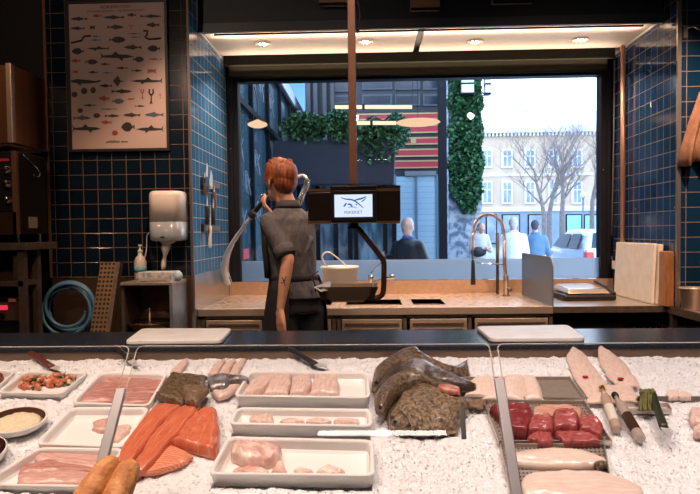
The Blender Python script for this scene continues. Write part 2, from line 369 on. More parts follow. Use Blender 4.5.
# ------------------------------------------------------------------ poster on the left tile wall
pc = [P(67, 3.5, YN-.03), P(163.5, 1, YN-.03), P(167, 147, YN-.03), P(72, 150, YN-.03)]
x0, x1, z0, z1 = (pc[0].x+pc[3].x)/2, (pc[1].x+pc[2].x)/2, (pc[2].z+pc[3].z)/2, (pc[0].z+pc[1].z)/2
po = thing('fish_poster', ((x0+x1)/2, YN-.02, z0), 'framed poster of many sea fish species hanging on the tiled wall', 'poster')
fr = MB(); fw = .018
fr.box(x0-fw, x0, YN-.03, YN-.002, z0-fw, z1+fw); fr.box(x1, x1+fw, YN-.03, YN-.002, z0-fw, z1+fw)
fr.box(x0, x1, YN-.03, YN-.002, z0-fw, z0); fr.box(x0, x1, YN-.03, YN-.002, z1, z1+fw)
fr.build('frame', black, po)
MB().box(x0, x1, YN-.016, YN-.002, z0, z1).build('paper', mat('poster_paper', (.54, .42, .40), rough=.25, coat=.08), po)
ink = MB(); YP = YN-.017
def pp2(px, py): q = P(px, py, YP); return q
def shp(cx, cy, w, h, kind='fish', c=0):
    ink.cur = c; k = 6.336
    L, H = w/2, h/2
    if kind == 'fish': pts = [(-1, 0), (-.7, -.6), (-.2, -1), (.0, -1.5), (.15, -.9), (.6, -.25), (1, -.9), (.9, 0), (1, .9), (.6, .25), (.2, .8), (0, 1.3), (-.2, .9), (-.7, .6)]
    elif kind == 'fishr': pts = [(-x, y) for x, y in [(-1, 0), (-.7, -.6), (-.2, -1), (.0, -1.5), (.15, -.9), (.6, -.25), (1, -.9), (.9, 0), (1, .9), (.6, .25), (.2, .8), (0, 1.3), (-.2, .9), (-.7, .6)]]
    elif kind == 'shark': pts = [(-1, -1.4), (-.85, -.3), (-.3, -.5), (-.1, -1.5), (.1, -.6), (.6, -.5), (1, 0), (.6, .4), (.35, .5), (.3, 1.4), (.1, .5), (-.5, .4), (-.85, .2), (-1, .9), (-.93, 0)]
    elif kind == 'sharkr': pts = [(-x, y) for x, y in [(-1, -1.4), (-.85, -.3), (-.3, -.5), (-.1, -1.5), (.1, -.6), (.6, -.5), (1, 0), (.6, .4), (.35, .5), (.3, 1.4), (.1, .5), (-.5, .4), (-.85, .2), (-1, .9), (-.93, 0)]]
    elif kind == 'whale': pts = [(-1, -.4), (-.6, -.9), (0, -.7), (.6, -.2), (.9, -.6), (1, -.2), (.8, .3), (.2, .7), (-.3, .7), (-.35, 1.5), (-.6, .6), (-.95, .3)]
    elif kind == 'flat': pts = [(-1, -.5), (-.75, -.1), (-.3, -.9), (.2, -1), (.7, -.6), (1, 0), (.7, .6), (.2, 1), (-.3, .9), (-.75, .1), (-1, .5)]
    elif kind == 'flatr': pts = [(1, -.5), (.75, -.1), (.3, -.9), (-.2, -1), (-.7, -.6), (-1, 0), (-.7, .6), (-.2, 1), (.3, .9), (.75, .1), (1, .5)]
    elif kind == 'ray': pts = [(0, -1), (.6, -.1), (1.6, 0), (.6, .15), (0, 1), (-1, 0)]
    elif kind == 'crab': pts = [(-.5, -.5), (-1, -1), (-.8, 0), (-1, .9), (-.4, .5), (.4, .5), (1, .9), (.8, 0), (1, -1), (.5, -.5), (0, -.7)]
    elif kind == 'lob': pts = [(-.15, 0), (-.9, -.4), (-.7, -1), (-.3, -.9), (-.4, -.4), (0, -.3), (.4, -.4), (.3, -.9), (.7, -1), (.9, -.4), (.15, 0), (.2, .7), (.5, 1), (-.5, 1), (-.2, .7)]
    else: pts = [(math.cos(a*.7), math.sin(a*.7)) for a in range(9)]
    q = [pp2(60+(cx+x*L)/k, cy+y*H/k) for x, y in pts]
    cc = sum(q, V())/len(q)
    ink.prism(q, (0, -.0008, 0))
def A(cx, cy, *r): shp(cx, cy/6.336, *r)
def Bq(cx, cy, *r): shp(cx, 74+cy/6.336, *r)
D, RD, BR, BL = 0, 1, 2, 3
for r in ((120, 120, 110, 20, 'fish', D), (235, 101, 60, 18, 'fish', RD), (340, 110, 140, 20, 'fish', D), (455, 95, 60, 20, 'fish', BR), (575, 103, 140, 18, 'fishr', D), (112, 180, 95, 18, 'fish', D), (205, 175, 36, 30, 'crab', D), (350, 172, 110, 25, 'fishr', BR), (450, 170, 26, 30, 'lob', RD), (588, 158, 85, 26, 'fish', BR), (230, 230, 60, 7, 'fish', BR), (225, 254, 70, 10, 'fish', BL), (365, 252, 105, 40, 'flat', D), (470, 214, 90, 6, 'fish', BR), (475, 236, 70, 6, 'fish', BR), (112, 325, 78, 42, 'flatr', D), (240, 308, 145, 24, 'sharkr', D), (462, 300, 118, 26, 'fish', BR), (593, 307, 80, 40, 'flatr', D), (100, 385, 62, 20, 'fish', RD), (200, 392, 82, 34, 'flat', BR), (362, 358, 215, 44, 'shark', D), (498, 376, 72, 36, 'flat', BR), (600, 375, 95, 10, 'fish', RD), (287, 407, 60, 14, 'fish', BR), (392, 431, 75, 13, 'fish', D), (210, 458, 62, 14, 'fish', D), (300, 462, 72, 9, 'fish', BL), (487, 448, 72, 12, 'fishr', D), (582, 450, 60, 36, 'crab', RD), (98, 455, 34, 26, 'crab', RD)): A(*r)
for r in ((165, 48, 195, 34, 'whale', D), (365, 45, 60, 72, 'ray', BR), (548, 45, 205, 32, 'sharkr', D), (290, 75, 82, 18, 'fish', D), (92, 130, 38, 38, 'o', BR), (153, 108, 42, 42, 'o', BR), (210, 103, 36, 40, 'o', BR), (390, 110, 135, 22, 'fishr', D), (280, 155, 72, 30, 'fish', RD), (522, 125, 28, 62, 'lob', RD), (578, 140, 42, 95, 'lob', D), (635, 140, 16, 36, 'lob', RD), (368, 172, 78, 34, 'flat', BL), (452, 158, 42, 14, 'crab', RD), (187, 198, 80, 13, 'fish', D), (305, 222, 110, 6, 'fish', BR), (505, 203, 66, 10, 'fishr', BR), (128, 232, 36, 32, 'o', BR), (138, 278, 112, 24, 'fishr', BL), (233, 263, 45, 30, 'o', BR), (330, 265, 96, 16, 'fishr', BR), (455, 260, 112, 22, 'fish', BR), (597, 258, 125, 26, 'fish', BL), (293, 306, 68, 20, 'fish', RD), (170, 347, 185, 40, 'shark', D), (348, 373, 40, 32, 'o', RD), (430, 335, 85, 60, 'flatr', D), (570, 350, 172, 36, 'sharkr', D)): Bq(*r)
ink.cur = 0
for pl in ([(70, 272), (100, 266), (140, 256), (146, 240), (160, 229), (195, 228)], [(530, 195), (556, 196), (550, 220), (540, 236), (560, 248), (600, 247), (640, 243)]):
    ink.tube([pp2(60+a/6.336, b/6.336) for a, b in pl], .006, 5)
vs, fs = text_mesh('NORSKEKYSTEN', pp2(115.5, 8.2), .028, (1, 0, 0.012), (0, 0, 1)); ink.add([v-V((0, .001, 0)) for v in vs], fs)
vs, fs = text_mesh('DET NORSKE HAVET KYST  ·  THE NORWEGIAN COAST', pp2(115.5, 11.6), .0155, (1, 0, 0.012), (0, 0, 1)); ink.add([v-V((0, .001, 0)) for v in vs], fs)
vs, fs = text_mesh('pfoldyfisch', pp2(113, 142.6), .022, (1, 0, 0.012), (0, 0, 1)); ink.add([v-V((0, .001, 0)) for v in vs], fs)
vs, fs = text_mesh('one', pp2(125.5, 142.4), .02, (1, 0, 0.012), (0, 0, 1)); ink.add([v-V((0, .001, 0)) for v in vs], fs)
ink.cur = 4; ink.lathe(pp2(122.3, 141.6), [(.008, 0), (.008, -.001)], (0, 1, 0), 12)
ink.build('printed_illustrations', [mat('ink_black', (.012, .012, .014), (.03, .03, .03), 60, .6), mat('ink_red', (.35, .05, .03), rough=.4), mat('ink_brown', (.08, .045, .03), (.03, .022, .02), 60, .6), mat('ink_blue', (.06, .10, .16), rough=.4), mat('ink_green', (.08, .30, .08), rough=.4)], po)

# ------------------------------------------------------------------ sink run under the window
ZW = .87; YS = 4.42
xr = P(553, 304, YS).x
def bx(px): return P(px, 301, 4.8).x
holes = [(bx(313), bx(332)), (bx(347), bx(401)), (bx(412), bx(443))]
YB0, YB1 = 4.62, 5.0
wt = MB(); e = X0+.006
wt.box(e, xr, YS, YB0, ZW-.035, ZW); wt.box(e, xr, YB1, YF-.04, ZW-.035, ZW)
xs = e
for a, b in holes: wt.box(xs, a, YB0, YB1, ZW-.035, ZW); xs = b
wt.box(xs, xr, YB0, YB1, ZW-.035, ZW)
su = thing('sink_unit', (.02, 4.9, 0), 'long stainless steel sink unit with panelled cupboards under the window', 'sink unit')
wt.build('worktop', mat('wet_worktop_steel', (.66, .50, .39), (.90, .82, .75), 35, .25, .5, bump=.25, bscale=45), su)
MB().box(e, xr, YS-.012, YS, ZW-.045, ZW+.008).build('front_edge', steel, su, bevel=.004)
MB().box(e, X1-.01, YF-.06, YF-.045, ZW, zb+.0).build('backsplash', mat('backsplash_steel', (.55, .36, .25), (.62, .42, .30), 30, .32, .5), su)
for a, b in holes:
    s_ = MB(); t_ = .004; zz = ZW-.2
    s_.box(a, b, YB0, YB1, zz-t_, zz); s_.box(a-t_, a, YB0, YB1, zz, ZW+.002); s_.box(b, b+t_, YB0, YB1, zz, ZW+.002); s_.box(a, b, YB0-t_, YB0, zz, ZW+.002); s_.box(a, b, YB1, YB1+t_, zz, ZW+.002)
    bo = s_.build('basin', steel, su); MB().lathe(((a+b)/2, (YB0+YB1)/2, zz), [(.03, 0), (.03, .003), (.012, .002)], n=16).build('drain', chrome, bo, smooth=True)
MB().box(e, xr-.01, YS+.03, YF-.1, .1, ZW-.21).build('carcass', steel_d, su)
cfr = MB()
for px in (199, 203, 266, 334, 339, 405, 470, 551): cfr.box(P(px, 320, YS).x-.012, P(px, 320, YS).x+.012, YS+.005, YS+.03, .05, ZW-.045)
cfr.box(e, xr, YS+.005, YS+.03, ZW-.065, ZW-.045); cfr.build('cupboard_frame', steel_d, su)
def panel(parent, px0, px1, n='cupboard_door'):
    a, b = P(px0, 320, YS).x, P(px1, 320, YS).x
    d = MB().box(a, b, YS+.0, YS+.02, .12, ZW-.075).build(n, steel, parent, bevel=.003)
    MB().box(a+.03, b-.03, YS-.006, YS, .16, ZW-.14).build('raised_panel', steel_d, d, bevel=.004)
    MB().box(a+.02, b-.02, YS-.012, YS, ZW-.112, ZW-.10).build('grip', steel_d, d)
for a, b in ((206, 262), (270, 331), (342, 402), (410, 467), (475, 548)): panel(su, a, b)
sp = MB(); zt1 = P(552, 257, YS).z; ya, yb = YS+.0, 5.3; r_ = .08
prof = [(yb, ZW), (ya, ZW), (ya, zt1-r_)]+[(ya+r_-r_*math.cos(t*math.pi/12), zt1-r_+r_*math.sin(t*math.pi/12)) for t in range(1, 7)]+[(yb, zt1+.0)]
sp.prism([(xr-.004, y, z) for y, z in prof], (.008, 0, 0)); sp.build('splash_guard', mat('grey_blue_guard', (.16, .20, .27), rough=.4, metal=.35), su)
# right worktop and shelves
rw = thing('corner_worktop', (2.2, 4.6, 0), 'low dark steel worktop turning the corner along the right wall', 'worktop')
xe = P(668, 303, YS).x
MB().box(xr+.005, X1, YS, YF-.06, ZW-.03, ZW).build('back_top', mat('dark_worktop', (.42, .36, .32), (.52, .45, .41), 20, .28, .6), rw)
MB().box(xe, 3.2, 2.9, YN-.01, ZW-.03, ZW).build('side_top', MATS['dark_worktop'], rw)
MB().box(xe-.01, xe, 2.9, YS, ZW-.045, ZW+.004).build('side_edge', steel_d, rw)
MB().box(xr+.005, xe, YS-.008, YS, ZW-.04, ZW+.003).build('front_edge', steel_d, rw)
MB().box(xr+.05, X1, YF-.5, YF-.45, .05, ZW-.03).build('back_panel', blackm, rw)
MB().box(xr+.03, X1, YS+.05, YF-.5, .42, .44).build('shelf', steel_d, rw)
for px in (668,): MB().box(xe-.0, xe+.035, YS-.06, YS-.02, 0, ZW-.03).build('post', steel_d, rw)
q = P(583, 326, 4.75); bxm = thing('crate', (q.x, q.y, .44), 'dark crate on the shelf under the corner worktop', 'crate')
MB().box(q.x-.2, q.x+.24, 4.6, 4.85, .44, .74).build('body', mat('dark_brown_box', (.05, .035, .03), rough=.6), bxm, bevel=.01)
MB().box(q.x-.21, q.x+.25, 4.59, 4.86, .715, .735).build('rim', black, bxm)
# faucets -------------------------------------------------------------
YFc = 5.2
bq = P(506, 299, YFc)
fa = thing('spring_faucet', (bq.x, YFc, ZW), 'tall spring pull-down faucet with copper tinted arch on the sink', 'faucet')
tub = lambda pts, r, n=10: MB().tube(pts, r, n)
MB().lathe((bq.x, YFc, ZW), [(.03, 0), (.03, .01), (.021, .014), (.021, .16), (.016, .17)]).build('base', steel_d, fa, smooth=True)
rise = [V((bq.x, YFc, ZW+.1)), P(504.5, 262, YFc), P(504.3, 240, YFc)]
tub(rise, .014).build('riser', mat('copper_riser', (.36, .24, .19), rough=.35, metal=.7), fa, smooth=True)
ar = smooth_line([P(*q, YFc) for q in ((504.3, 240), (503.5, 228), (499, 219), (491, 214.5), (482, 216), (475.5, 222), (473, 233), (472.5, 250), (473, 262))], 60)
tub(ar, .007, 8).build('inner_hose', chrome, fa, smooth=True)
coil = []
L_ = [0]
for a, b in zip(ar, ar[1:]): L_.append(L_[-1]+(b-a).length)
for k in range(900):
    s_ = k/899*L_[-1]*.86; i = max(j for j in range(len(L_)) if L_[j] <= s_); i = min(i, len(ar)-2)
    t = (ar[i+1]-ar[i]).normalized(); p = ar[i]+t*(s_-L_[i]); nrm = t.cross(V((0, 1, 0))).normalized(); an = k*2*math.pi/15
    coil.append(p+(nrm*math.cos(an)+V((0, 1, 0))*math.sin(an))*.0135)
MB().tube(coil, .0028, 5).build('spring', mat('spring_copper', (.60, .46, .40), rough=.3, metal=.8), fa, smooth=True)
MB().lathe(P(473, 262, YFc), [(.012, .02), (.014, 0), (.016, -.08), (.02, -.17), (.019, -.185)], n=16).build('spray_head', black, fa, smooth=True)
tub([P(476, 263, YFc), P(503, 264.5, YFc)], .005, 8).build('holder_arm', chrome, fa, smooth=True)
tub([P(506, 287, YFc), P(511, 290.5, YFc-.03)], .014, 10).build('lever', steel_d, fa, smooth=True)
q = P(497.3, 233, 5.38)
single('hose_post', MB().tube([(q.x, 5.38, ZW), (q.x, 5.38, q.z)], .013), mat('dark_post', (.06, .045, .04), rough=.4, metal=.5), 'dark upright post standing beside the spring faucet', 'post', smooth=True)
q = P(371, 290, 5.25)
f2 = thing('mixer_tap', (q.x, 5.25, ZW), 'small chrome mixer tap behind the weighing pan', 'faucet')
MB().lathe((q.x, 5.25, ZW), [(.024, 0), (.024, .01), (.017, .014), (.017, .13), (.023, .135), (.023, .175), (.01, .18)]).build('body', chrome, f2, smooth=True)
tub([P(372, 283, 5.25), P(384, 279, 5.2), P(390, 277, 5.15)], .012).build('spout', chrome, f2, smooth=True)
q = P(391.5, 275.5, 5.14); MB().lathe(q-V((0, 0, .03)), [(.02, 0), (.026, .01), (.026, .035), (.015, .042)]).build('spout_head', chrome, f2, smooth=True)
tub([P(371, 273, 5.25), P(376, 268, 5.22), P(382, 262, 5.2)], .005, 8).build('lever', chrome, f2, smooth=True)
# white bucket by the pan
q = P(340, 290, 5.08); r0 = .11
bu = thing('bucket', (q.x, 5.08, ZW), 'white plastic bucket with a handle standing on the sink behind the pan', 'bucket')
hz = P(340, 266, 5.08).z-ZW
MB().lathe((q.x, 5.08, ZW), [(.125, 0), (.142, hz-.02), (.152, hz-.02), (.152, hz), (.142, hz), (.12, .01)], n=32).build('body', mat('bucket_white', (.85, .85, .85), rough=.4), bu, smooth=True)
MB().tube(smooth_line([(q.x-.09, 5.0, ZW+hz-.01), (q.x-.13, 4.95, ZW+hz+.08), (q.x-.08, 4.95, ZW+hz+.115), (q.x, 4.95, ZW+hz+.06), (q.x+.07, 4.97, ZW+hz-.01)], 20), .006).build('handle', plasw, bu, smooth=True)
# cutting boards against the right wall
def standing_board(pts, off, m, name, label, cat='cutting board', group=None, bevel=.006):
    return single(name, MB().prism(pts, off), m, label, cat, group, bevel=bevel)
for (x_, ya, yb, h, lab) in ((1.965, 4.53, 5.22, .425, 'large white plastic cutting board leaning upright, foremost of the pair'), (1.993, 4.49, 5.18, .42, 'large white plastic cutting board leaning upright, behind the other white one')):
    standing_board([(x_, yb, ZW+.001), (x_, ya, ZW+.001), (x_+.018, ya, ZW+h), (x_+.018, yb, ZW+h)], (.022, 0, 0), board_m, 'cutting_board', lab, group='white boards leaning by the right wall')
wd = MB().box(1.99, 2.05, 4.37, 4.47, ZW+.001, ZW+.375)
single('chopping_board', wd, wood_m, 'thick reddish wooden chopping board standing beside the white boards', 'cutting board', bevel=.006)
# contact grill / flat scale
a_, b_ = P(557, 293, 4.95), P(611, 291, 4.95)
g_ = thing('contact_grill', ((a_.x+b_.x)/2, 4.95, ZW), 'black contact grill with a pale metal lid on the corner worktop', 'grill')
MB().box(a_.x, b_.x-.02, 4.78, 5.2, ZW, ZW+.045).build('base', black, g_, bevel=.015)
MB().hexa([(a_.x+.03, 4.80, ZW+.05), (b_.x-.05, 4.80, ZW+.05), (b_.x-.05, 5.18, ZW+.06), (a_.x+.03, 5.18, ZW+.06), (a_.x+.06, 4.84, ZW+.085), (b_.x-.09, 4.84, ZW+.085), (b_.x-.09, 5.18, ZW+.10), (a_.x+.06, 5.18, ZW+.10)]).build('lid', mat('pale_metal_lid', (.72, .62, .54), rough=.25, metal=.7), g_, bevel=.012)
MB().tube([(b_.x-.03, 4.80, ZW+.05), (b_.x-.035, 4.95, ZW+.09), (b_.x-.04, 5.18, ZW+.11)], .012).build('hinge_arm', black, g_, smooth=True)
# metal bucket on the side worktop
q = P(693, 306, 4.2)
mb_ = thing('metal_pail', (q.x, 4.2, ZW), 'small pale metal pail on the side worktop at the right edge', 'pail')
MB().lathe((q.x, 4.2, ZW), [(.062, 0), (.066, .01), (.082, .135), (.086, .137), (.086, .147), (.078, .147), (.06, .01)], n=32).build('body', mat('pail_metal', (.62, .50, .43), rough=.35, metal=.6), mb_, smooth=True)
# brown apron on hook
q = P(686, 21, YN-.01)
hk = thing('coat_hook', q, 'metal hook fixed on the tiles at the upper right edge', 'hook')
MB().box(q.x-.012, q.x+.012, YN-.012, YN, q.z-.11, q.z-.03).build('plate', steel, hk)
MB().tube(smooth_line([(q.x, YN-.01, q.z-.05), (q.x+.03, YN-.05, q.z-.05), (q.x+.06, YN-.06, q.z-.07), (q.x+.09, YN-.05, q.z-.03)], 12), .005).build('arm', chrome, hk, smooth=True)
Aq = [P(a, b, YN-.07) for a, b in ((700, 92), (690, 122), (684, 145), (680.5, 164))]
rings = []
for i, p in enumerate(Aq):
    w = .30+.06*i; n_ = 30; t_ = [p+V((w*k/n_, .035*math.sin(k*1.1+i*.5)*(.6+.2*i), (-.02 if i == 3 else 0)*math.sin(k*.7))) for k in range(n_+1)]
    rings.append(t_+[v+V((0, .012, 0)) for v in t_[::-1]])
rings = [[v for v in r] for r in rings]
ap = MB().loft(rings); single('hanging_apron', ap, mat('brown_cloth', (.30, .15, .10), (.40, .22, .15), 25, .8), 'brown cloth apron hanging at the right edge', 'apron', smooth=True)
#@@P3
# ------------------------------------------------------------------ kitchen on the left
YO = 3.9
xh = P(12, 100, YO).x; zh0, zh1 = P(12, 143, YO).z, P(12, 64, YO).z
hd = thing('extractor_hood', (xh-.3, YO, zh0), 'brown steel extractor hood over the oven at the left edge', 'extractor hood')
MB().hexa([(xh-.7, YO, zh0), (xh, YO, zh0), (xh, YO+.44, zh0), (xh-.7, YO+.44, zh0), (xh-.7, YO+.02, zh1), (xh, YO+.02, zh1), (xh, YO+.44, zh1), (xh-.7, YO+.44, zh1)]).build('canopy', mat('hood_steel_reflect', (.36, .17, .09), (.10, .05, .03), 2.2, .35, .8, stretch=(1, 3, .1)), hd, bevel=.004)  # copper reflections put into the banded steel colour
MB().box(xh-.03, xh+.004, YO-.012, YO+.03, zh0, zh1+.004).build('bright_edge', steel, hd, bevel=.004)
MB().box(xh-.002, xh+.006, YO+.42, YO+.445, zh0, zh1).build('copper_edge', copper, hd)
MB().box(xh-.6, xh-.03, YO+.03, YO+.40, zh0-.012, zh0).build('lit_underside_panel', mat('hood_under_lit', (.75, .55, .38), rough=.4), hd)  # pale colour stands for the light falling on the underside
# oven
xo = P(17, 190, 3.8).x; zo0, zo1 = P(5, 238, 3.8).z, P(5, 151, 3.8).z
ov = thing('oven', (xo-.3, 4.0, zo0), 'dark steel oven with three round metal knobs at the left edge', 'oven')
MB().box(xo-.6, xo, 3.82, 4.16, zo0+.02, zo1).build('body', mat('oven_side', (.02, .016, .014), rough=.4, metal=.4), ov, bevel=.006)
MB().box(xo-.6, xo-.01, 3.80, 3.82, zo0+.02, P(5, 212, 3.8).z).build('lower_panel', mat('oven_brown', (.16, .09, .055), rough=.35, metal=.8), ov)
MB().box(xo-.6, xo-.03, 3.805, 3.82, P(5, 211, 3.8).z, zo1-.02).build('control_panel', black, ov)
MB().box(xo-.03, xo, 3.80, 3.825, zo0+.02, zo1).build('edge_strip', copper, ov)
for px, py in ((7, 170), (7.5, 184), (8, 200)):
    q = P(px, py, 3.8); k_ = MB().lathe(q, [(.026, 0), (.026, -.006), (.021, -.010), (.019, -.03), (.015, -.032)], (0, 1, 0), 20).build('knob', chrome, ov, smooth=True)
    MB().boxc(q+V((0, -.034, 0)), (.004, 0, 0), (0, .003, 0), (0, 0, .017)).build('knob_mark', black, k_)
MB().box(xo-.2, xo-.045, 3.80, 3.806, P(5, 161, 3.8).z, P(5, 158.5, 3.8).z).build('red_label', mat('red_label', (.35, .02, .02), rough=.4, emit=(.6, .03, .02), es=.15), ov)
hook = smooth_line([(xo+.004, 3.86, zo1-.01), (xo+.004, 3.98, zo1-.06), (xo+.012, 4.03, zo1-.09), (xo+.012, 4.05, zo1-.12), (xo+.012, 4.02, zo1-.14), (xo+.01, 3.97, zo1-.13)], 20)
MB().tube(hook, .005, 8).build('side_handle', chrome, ov, smooth=True)
MB().box(xo, xo+.004, 3.92, 4.02, zo0+.06, zo0+.13).build('rating_plate', mat('plate_grey', (.3, .24, .2), rough=.5), ov)
for y in range(5): pass
for yy in (3.86, 4.12): MB().lathe((xo-.04, yy, zo0-.03), [(.014, 0), (.014, .05)], n=12).build('foot', chrome, ov)
# steel stand beneath
zt_ = zo0-.03
st = thing('equipment_stand', (xo-.2, 4.05, 0), 'dark steel stand with shelves carrying the oven', 'stand')
MB().box(xo-.7, xo+.06, 3.78, 4.16, zt_-.045, zt_).build('top_shelf', steel_d, st, bevel=.003)
MB().box(xo-.7, xo+.02, 3.80, 4.0, P(5, 283, 3.8).z-.02, P(5, 283, 3.8).z+.01).build('middle_shelf', steel_d, st)
for x in (xo-.01, xo-.68): MB().box(x, x+.04, 3.80, 3.84, 0, zt_-.045).build('leg', steel_d, st); MB().box(x, x+.04, 3.96, 4.0, 0, zt_-.045).build('leg', steel_d, st)
MB().box(xo-.06, xo-.03, 3.84, 3.87, P(5, 283, 3.8).z+.01, zt_-.045).build('upright', steel_d, st)
MB().box(xo-.7, xo-.02, 4.0, 4.015, .4, zt_-.045).build('back_sheet', mat('stand_brown', (.20, .11, .06), rough=.35, metal=.7), st)
ff = thing('fryer', (xo-.2, 4.0, .4), 'dark appliance with a glowing red digital display under the stand shelf', 'appliance')
zz = P(5, 298, 3.8).z
MB().box(xo-.6, xo-.02, 3.83, 3.98, .4, zz).build('body', black, ff, bevel=.005)
MB().box(xo-.15, xo+.01, 3.82, 3.83, P(5, 321, 3.8).z, P(5, 303, 3.8).z).build('control_panel', mat('brown_panel', (.10, .06, .045), rough=.4), ff)
a, b = P(-6, 310, 3.81), P(6.5, 305.5, 3.81); MB().box(a.x, b.x, 3.812, 3.82, a.z, b.z).build('display', emis('red_led', (1, .02, .06), 1.4), ff)
a, b = P(8, 302, 3.81), P(16, 299, 3.81); MB().box(a.x, b.x, 3.812, 3.83, a.z, b.z).build('label', mat('pale_red_label', (.5, .2, .15), rough=.5), ff)
MB().lathe(P(3, 315, 3.82), [(.014, 0), (.014, -.02)], (0, 1, 0), 14).build('knob', black, ff)
single('recess_panel', MB().box(-3.5, lx-.05, 4.55, 4.6, .7, 1.3), mat('recess_steel', (.16, .09, .05), rough=.35, metal=.7), 'dull brown steel panel in the dark recess between oven and tiles', 'panel')
# blue hose coil
hc = []
c0 = P(70, 308, 4.18); rr = 27/640*4.18
for k in range(260):
    a = k/260*2*math.pi*5; w = 1-.06*math.sin(a*.37+1)-.38*abs(math.sin(k/260*math.pi*1.3+.4))**3*(1 if k > 120 else .25)
    hc.append(c0+V((math.cos(a)*rr*w*.98+.012*math.sin(a*.31), -.02+.035*math.sin(k*.05), math.sin(a)*rr*w*.92-.02*math.sin(a*.21))))
single('water_hose', MB().tube(hc, .011, 8), mat('blue_hose', (.10, .26, .42), rough=.35), 'coiled light blue water hose against the brown steel sheet', 'hose', smooth=True)
# leaning perforated grate
g0 = [P(90, 334, 4.05), P(106, 334, 4.05), P(117.5, 263, 4.22), P(101, 262, 4.22)]
gr = MB()
ux = (g0[1]-g0[0]).normalized(); uy = (g0[3]-g0[0]).normalized(); un = ux.cross(uy)
W_ = (g0[1]-g0[0]).length; H_ = (g0[3]-g0[0]).length
gr.boxc(g0[0]+ux*W_/2+uy*H_/2, ux*W_/2, uy*H_/2, un*.004)
gt = thing('floor_grate', g0[0], 'bronze coloured perforated grate leaning upright beside the blue hose', 'grate')
gr.build('plate', bronze, gt)
holes_ = MB()
nx, ny = 4, 16
for i in range(nx):
    for j in range(ny):
        c = g0[0]+ux*W_*(i+.5)/nx+uy*H_*(j+.5)/ny-un*.0045*(1 if un.y > 0 else -1)
        r1 = W_/nx*.36; holes_.add([c+(ux*math.cos(t*math.pi/4)+uy*math.sin(t*math.pi/4))*r1-un*.001*(1 if un.y > 0 else -1) for t in range(8)], [tuple(range(8))])
holes_.build('perforations', blackm, gt)
MB().boxc(g0[1]+uy*H_/2+ux*.012+V((0, .03, 0)), ux*.012, uy*H_/2, V((0, .03, 0))).build('side_rail', steel_d, gt)
# hand wash unit
xa, xb, yh = P(122, 300, 4.05).x, P(187.5, 300, YN).x, 4.02
zh = P(150, 282, 4.05).z
hb = thing('hand_basin', ((xa+xb)/2, 4.2, 0), 'small steel hand wash basin unit with a dark niche below the dispenser', 'wash basin')
MB().box(xa, xb, yh, YN, zh-.02, zh).build('top', steel, hb, bevel=.003)
MB().box(xb-.02, xb, yh, YN, .3, zh-.02).build('side_panel', mat('blue_steel_side', (.35, .42, .52), (.20, .22, .26), 6, .35, .3), hb)
MB().box(xa, xa+.02, yh+.02, YN, .3, zh-.02).build('side_panel', steel_d, hb)
MB().box(xa+.02, xb-.02, YN-.02, YN, .3, zh-.02).build('back_panel', steel_d, hb)
q = P(150, 322, 4.12); MB().lathe((q.x, 4.14, q.z-.07), [(.03, 0), (.09, .01), (.13, .05), (.145, .075), (.15, .07), (.13, .035), (.05, -.01)], n=36, cap=True).build('bowl', mat('bowl_steel', (.42, .30, .22), rough=.2, metal=.95), hb, smooth=True)
MB().box(xa+.02, xb-.02, yh+.005, YN-.02, q.z-.10, q.z-.075).build('bowl_shelf', steel_d, hb)
MB().tube(smooth_line([(q.x-.05, 4.26, q.z-.03), (q.x-.05, 4.26, q.z+.07), (q.x-.045, 4.22, q.z+.10), (q.x-.04, 4.17, q.z+.07)], 14), .011).build('spout', chrome, hb, smooth=True)
# box of gloves, soap, dispenser
a, b = P(138, 281.5, 4.05), P(172, 281.5, 4.05)
gb = thing('glove_box', ((a.x+b.x)/2, 4.1, zh), 'pale blue and white cardboard box lying on the basin unit', 'box')
MB().box(a.x, b.x, 4.05, 4.22, zh, zh+.062).build('carton', mat('box_blue_white', (.30, .45, .60), (.75, .74, .72), 28, .6, ramp=(.42, .55)), gb, bevel=.002)
MB().box(a.x+.01, b.x-.03, 4.046, 4.05, zh+.008, zh+.026).build('printed_band', mat('box_band', (.60, .50, .42), rough=.6), gb)
MB().ell(P(178, 276, 4.15), (.03, .03, .035)).build('tissue', mat('light_blue_tissue', (.5, .7, .85), rough=.8), gb, smooth=True)
q = P(140.5, 272, 4.26); sb = thing('soap_bottle', (q.x, 4.26, zh), 'white soap pump bottle with a blue label next to the dispenser', 'bottle')
MB().lathe((q.x, 4.26, zh+.0), [(.036, 0), (.04, .01), (.04, .12), (.03, .15), (.014, .165), (.014, .185)], n=24).build('body', mat('soap_white', (.62, .60, .56), rough=.35), sb, smooth=True)
MB().lathe((q.x, 4.26, zh+.05), [(.0405, 0), (.0408, .0), (.0408, .04), (.0405, .04)], n=24, cap=False).build('label', mat('soap_label', (.15, .42, .55), rough=.5), sb, smooth=True)
MB().lathe((q.x, 4.26, zh+.185), [(.016, 0), (.016, .015), (.006, .018), (.006, .04), (.012, .042), (.012, .052)], n=16).build('pump', plasw, sb, smooth=True)
YD = 4.22; dpt = (151.5, 186, 190, 240)
cx_ = P(165.5, 215, YD).x; zd1, zd0 = P(168, 190, YD-.1).z, P(168, 241, YD-.1).z; hw = (P(186, 215, YD-.1).x-P(151.5, 215, YD-.1).x)/2
dp = thing('paper_dispenser', (cx_, YN-.02, zd0), 'white paper towel dispenser with a translucent grey lower half on the tiles', 'dispenser')
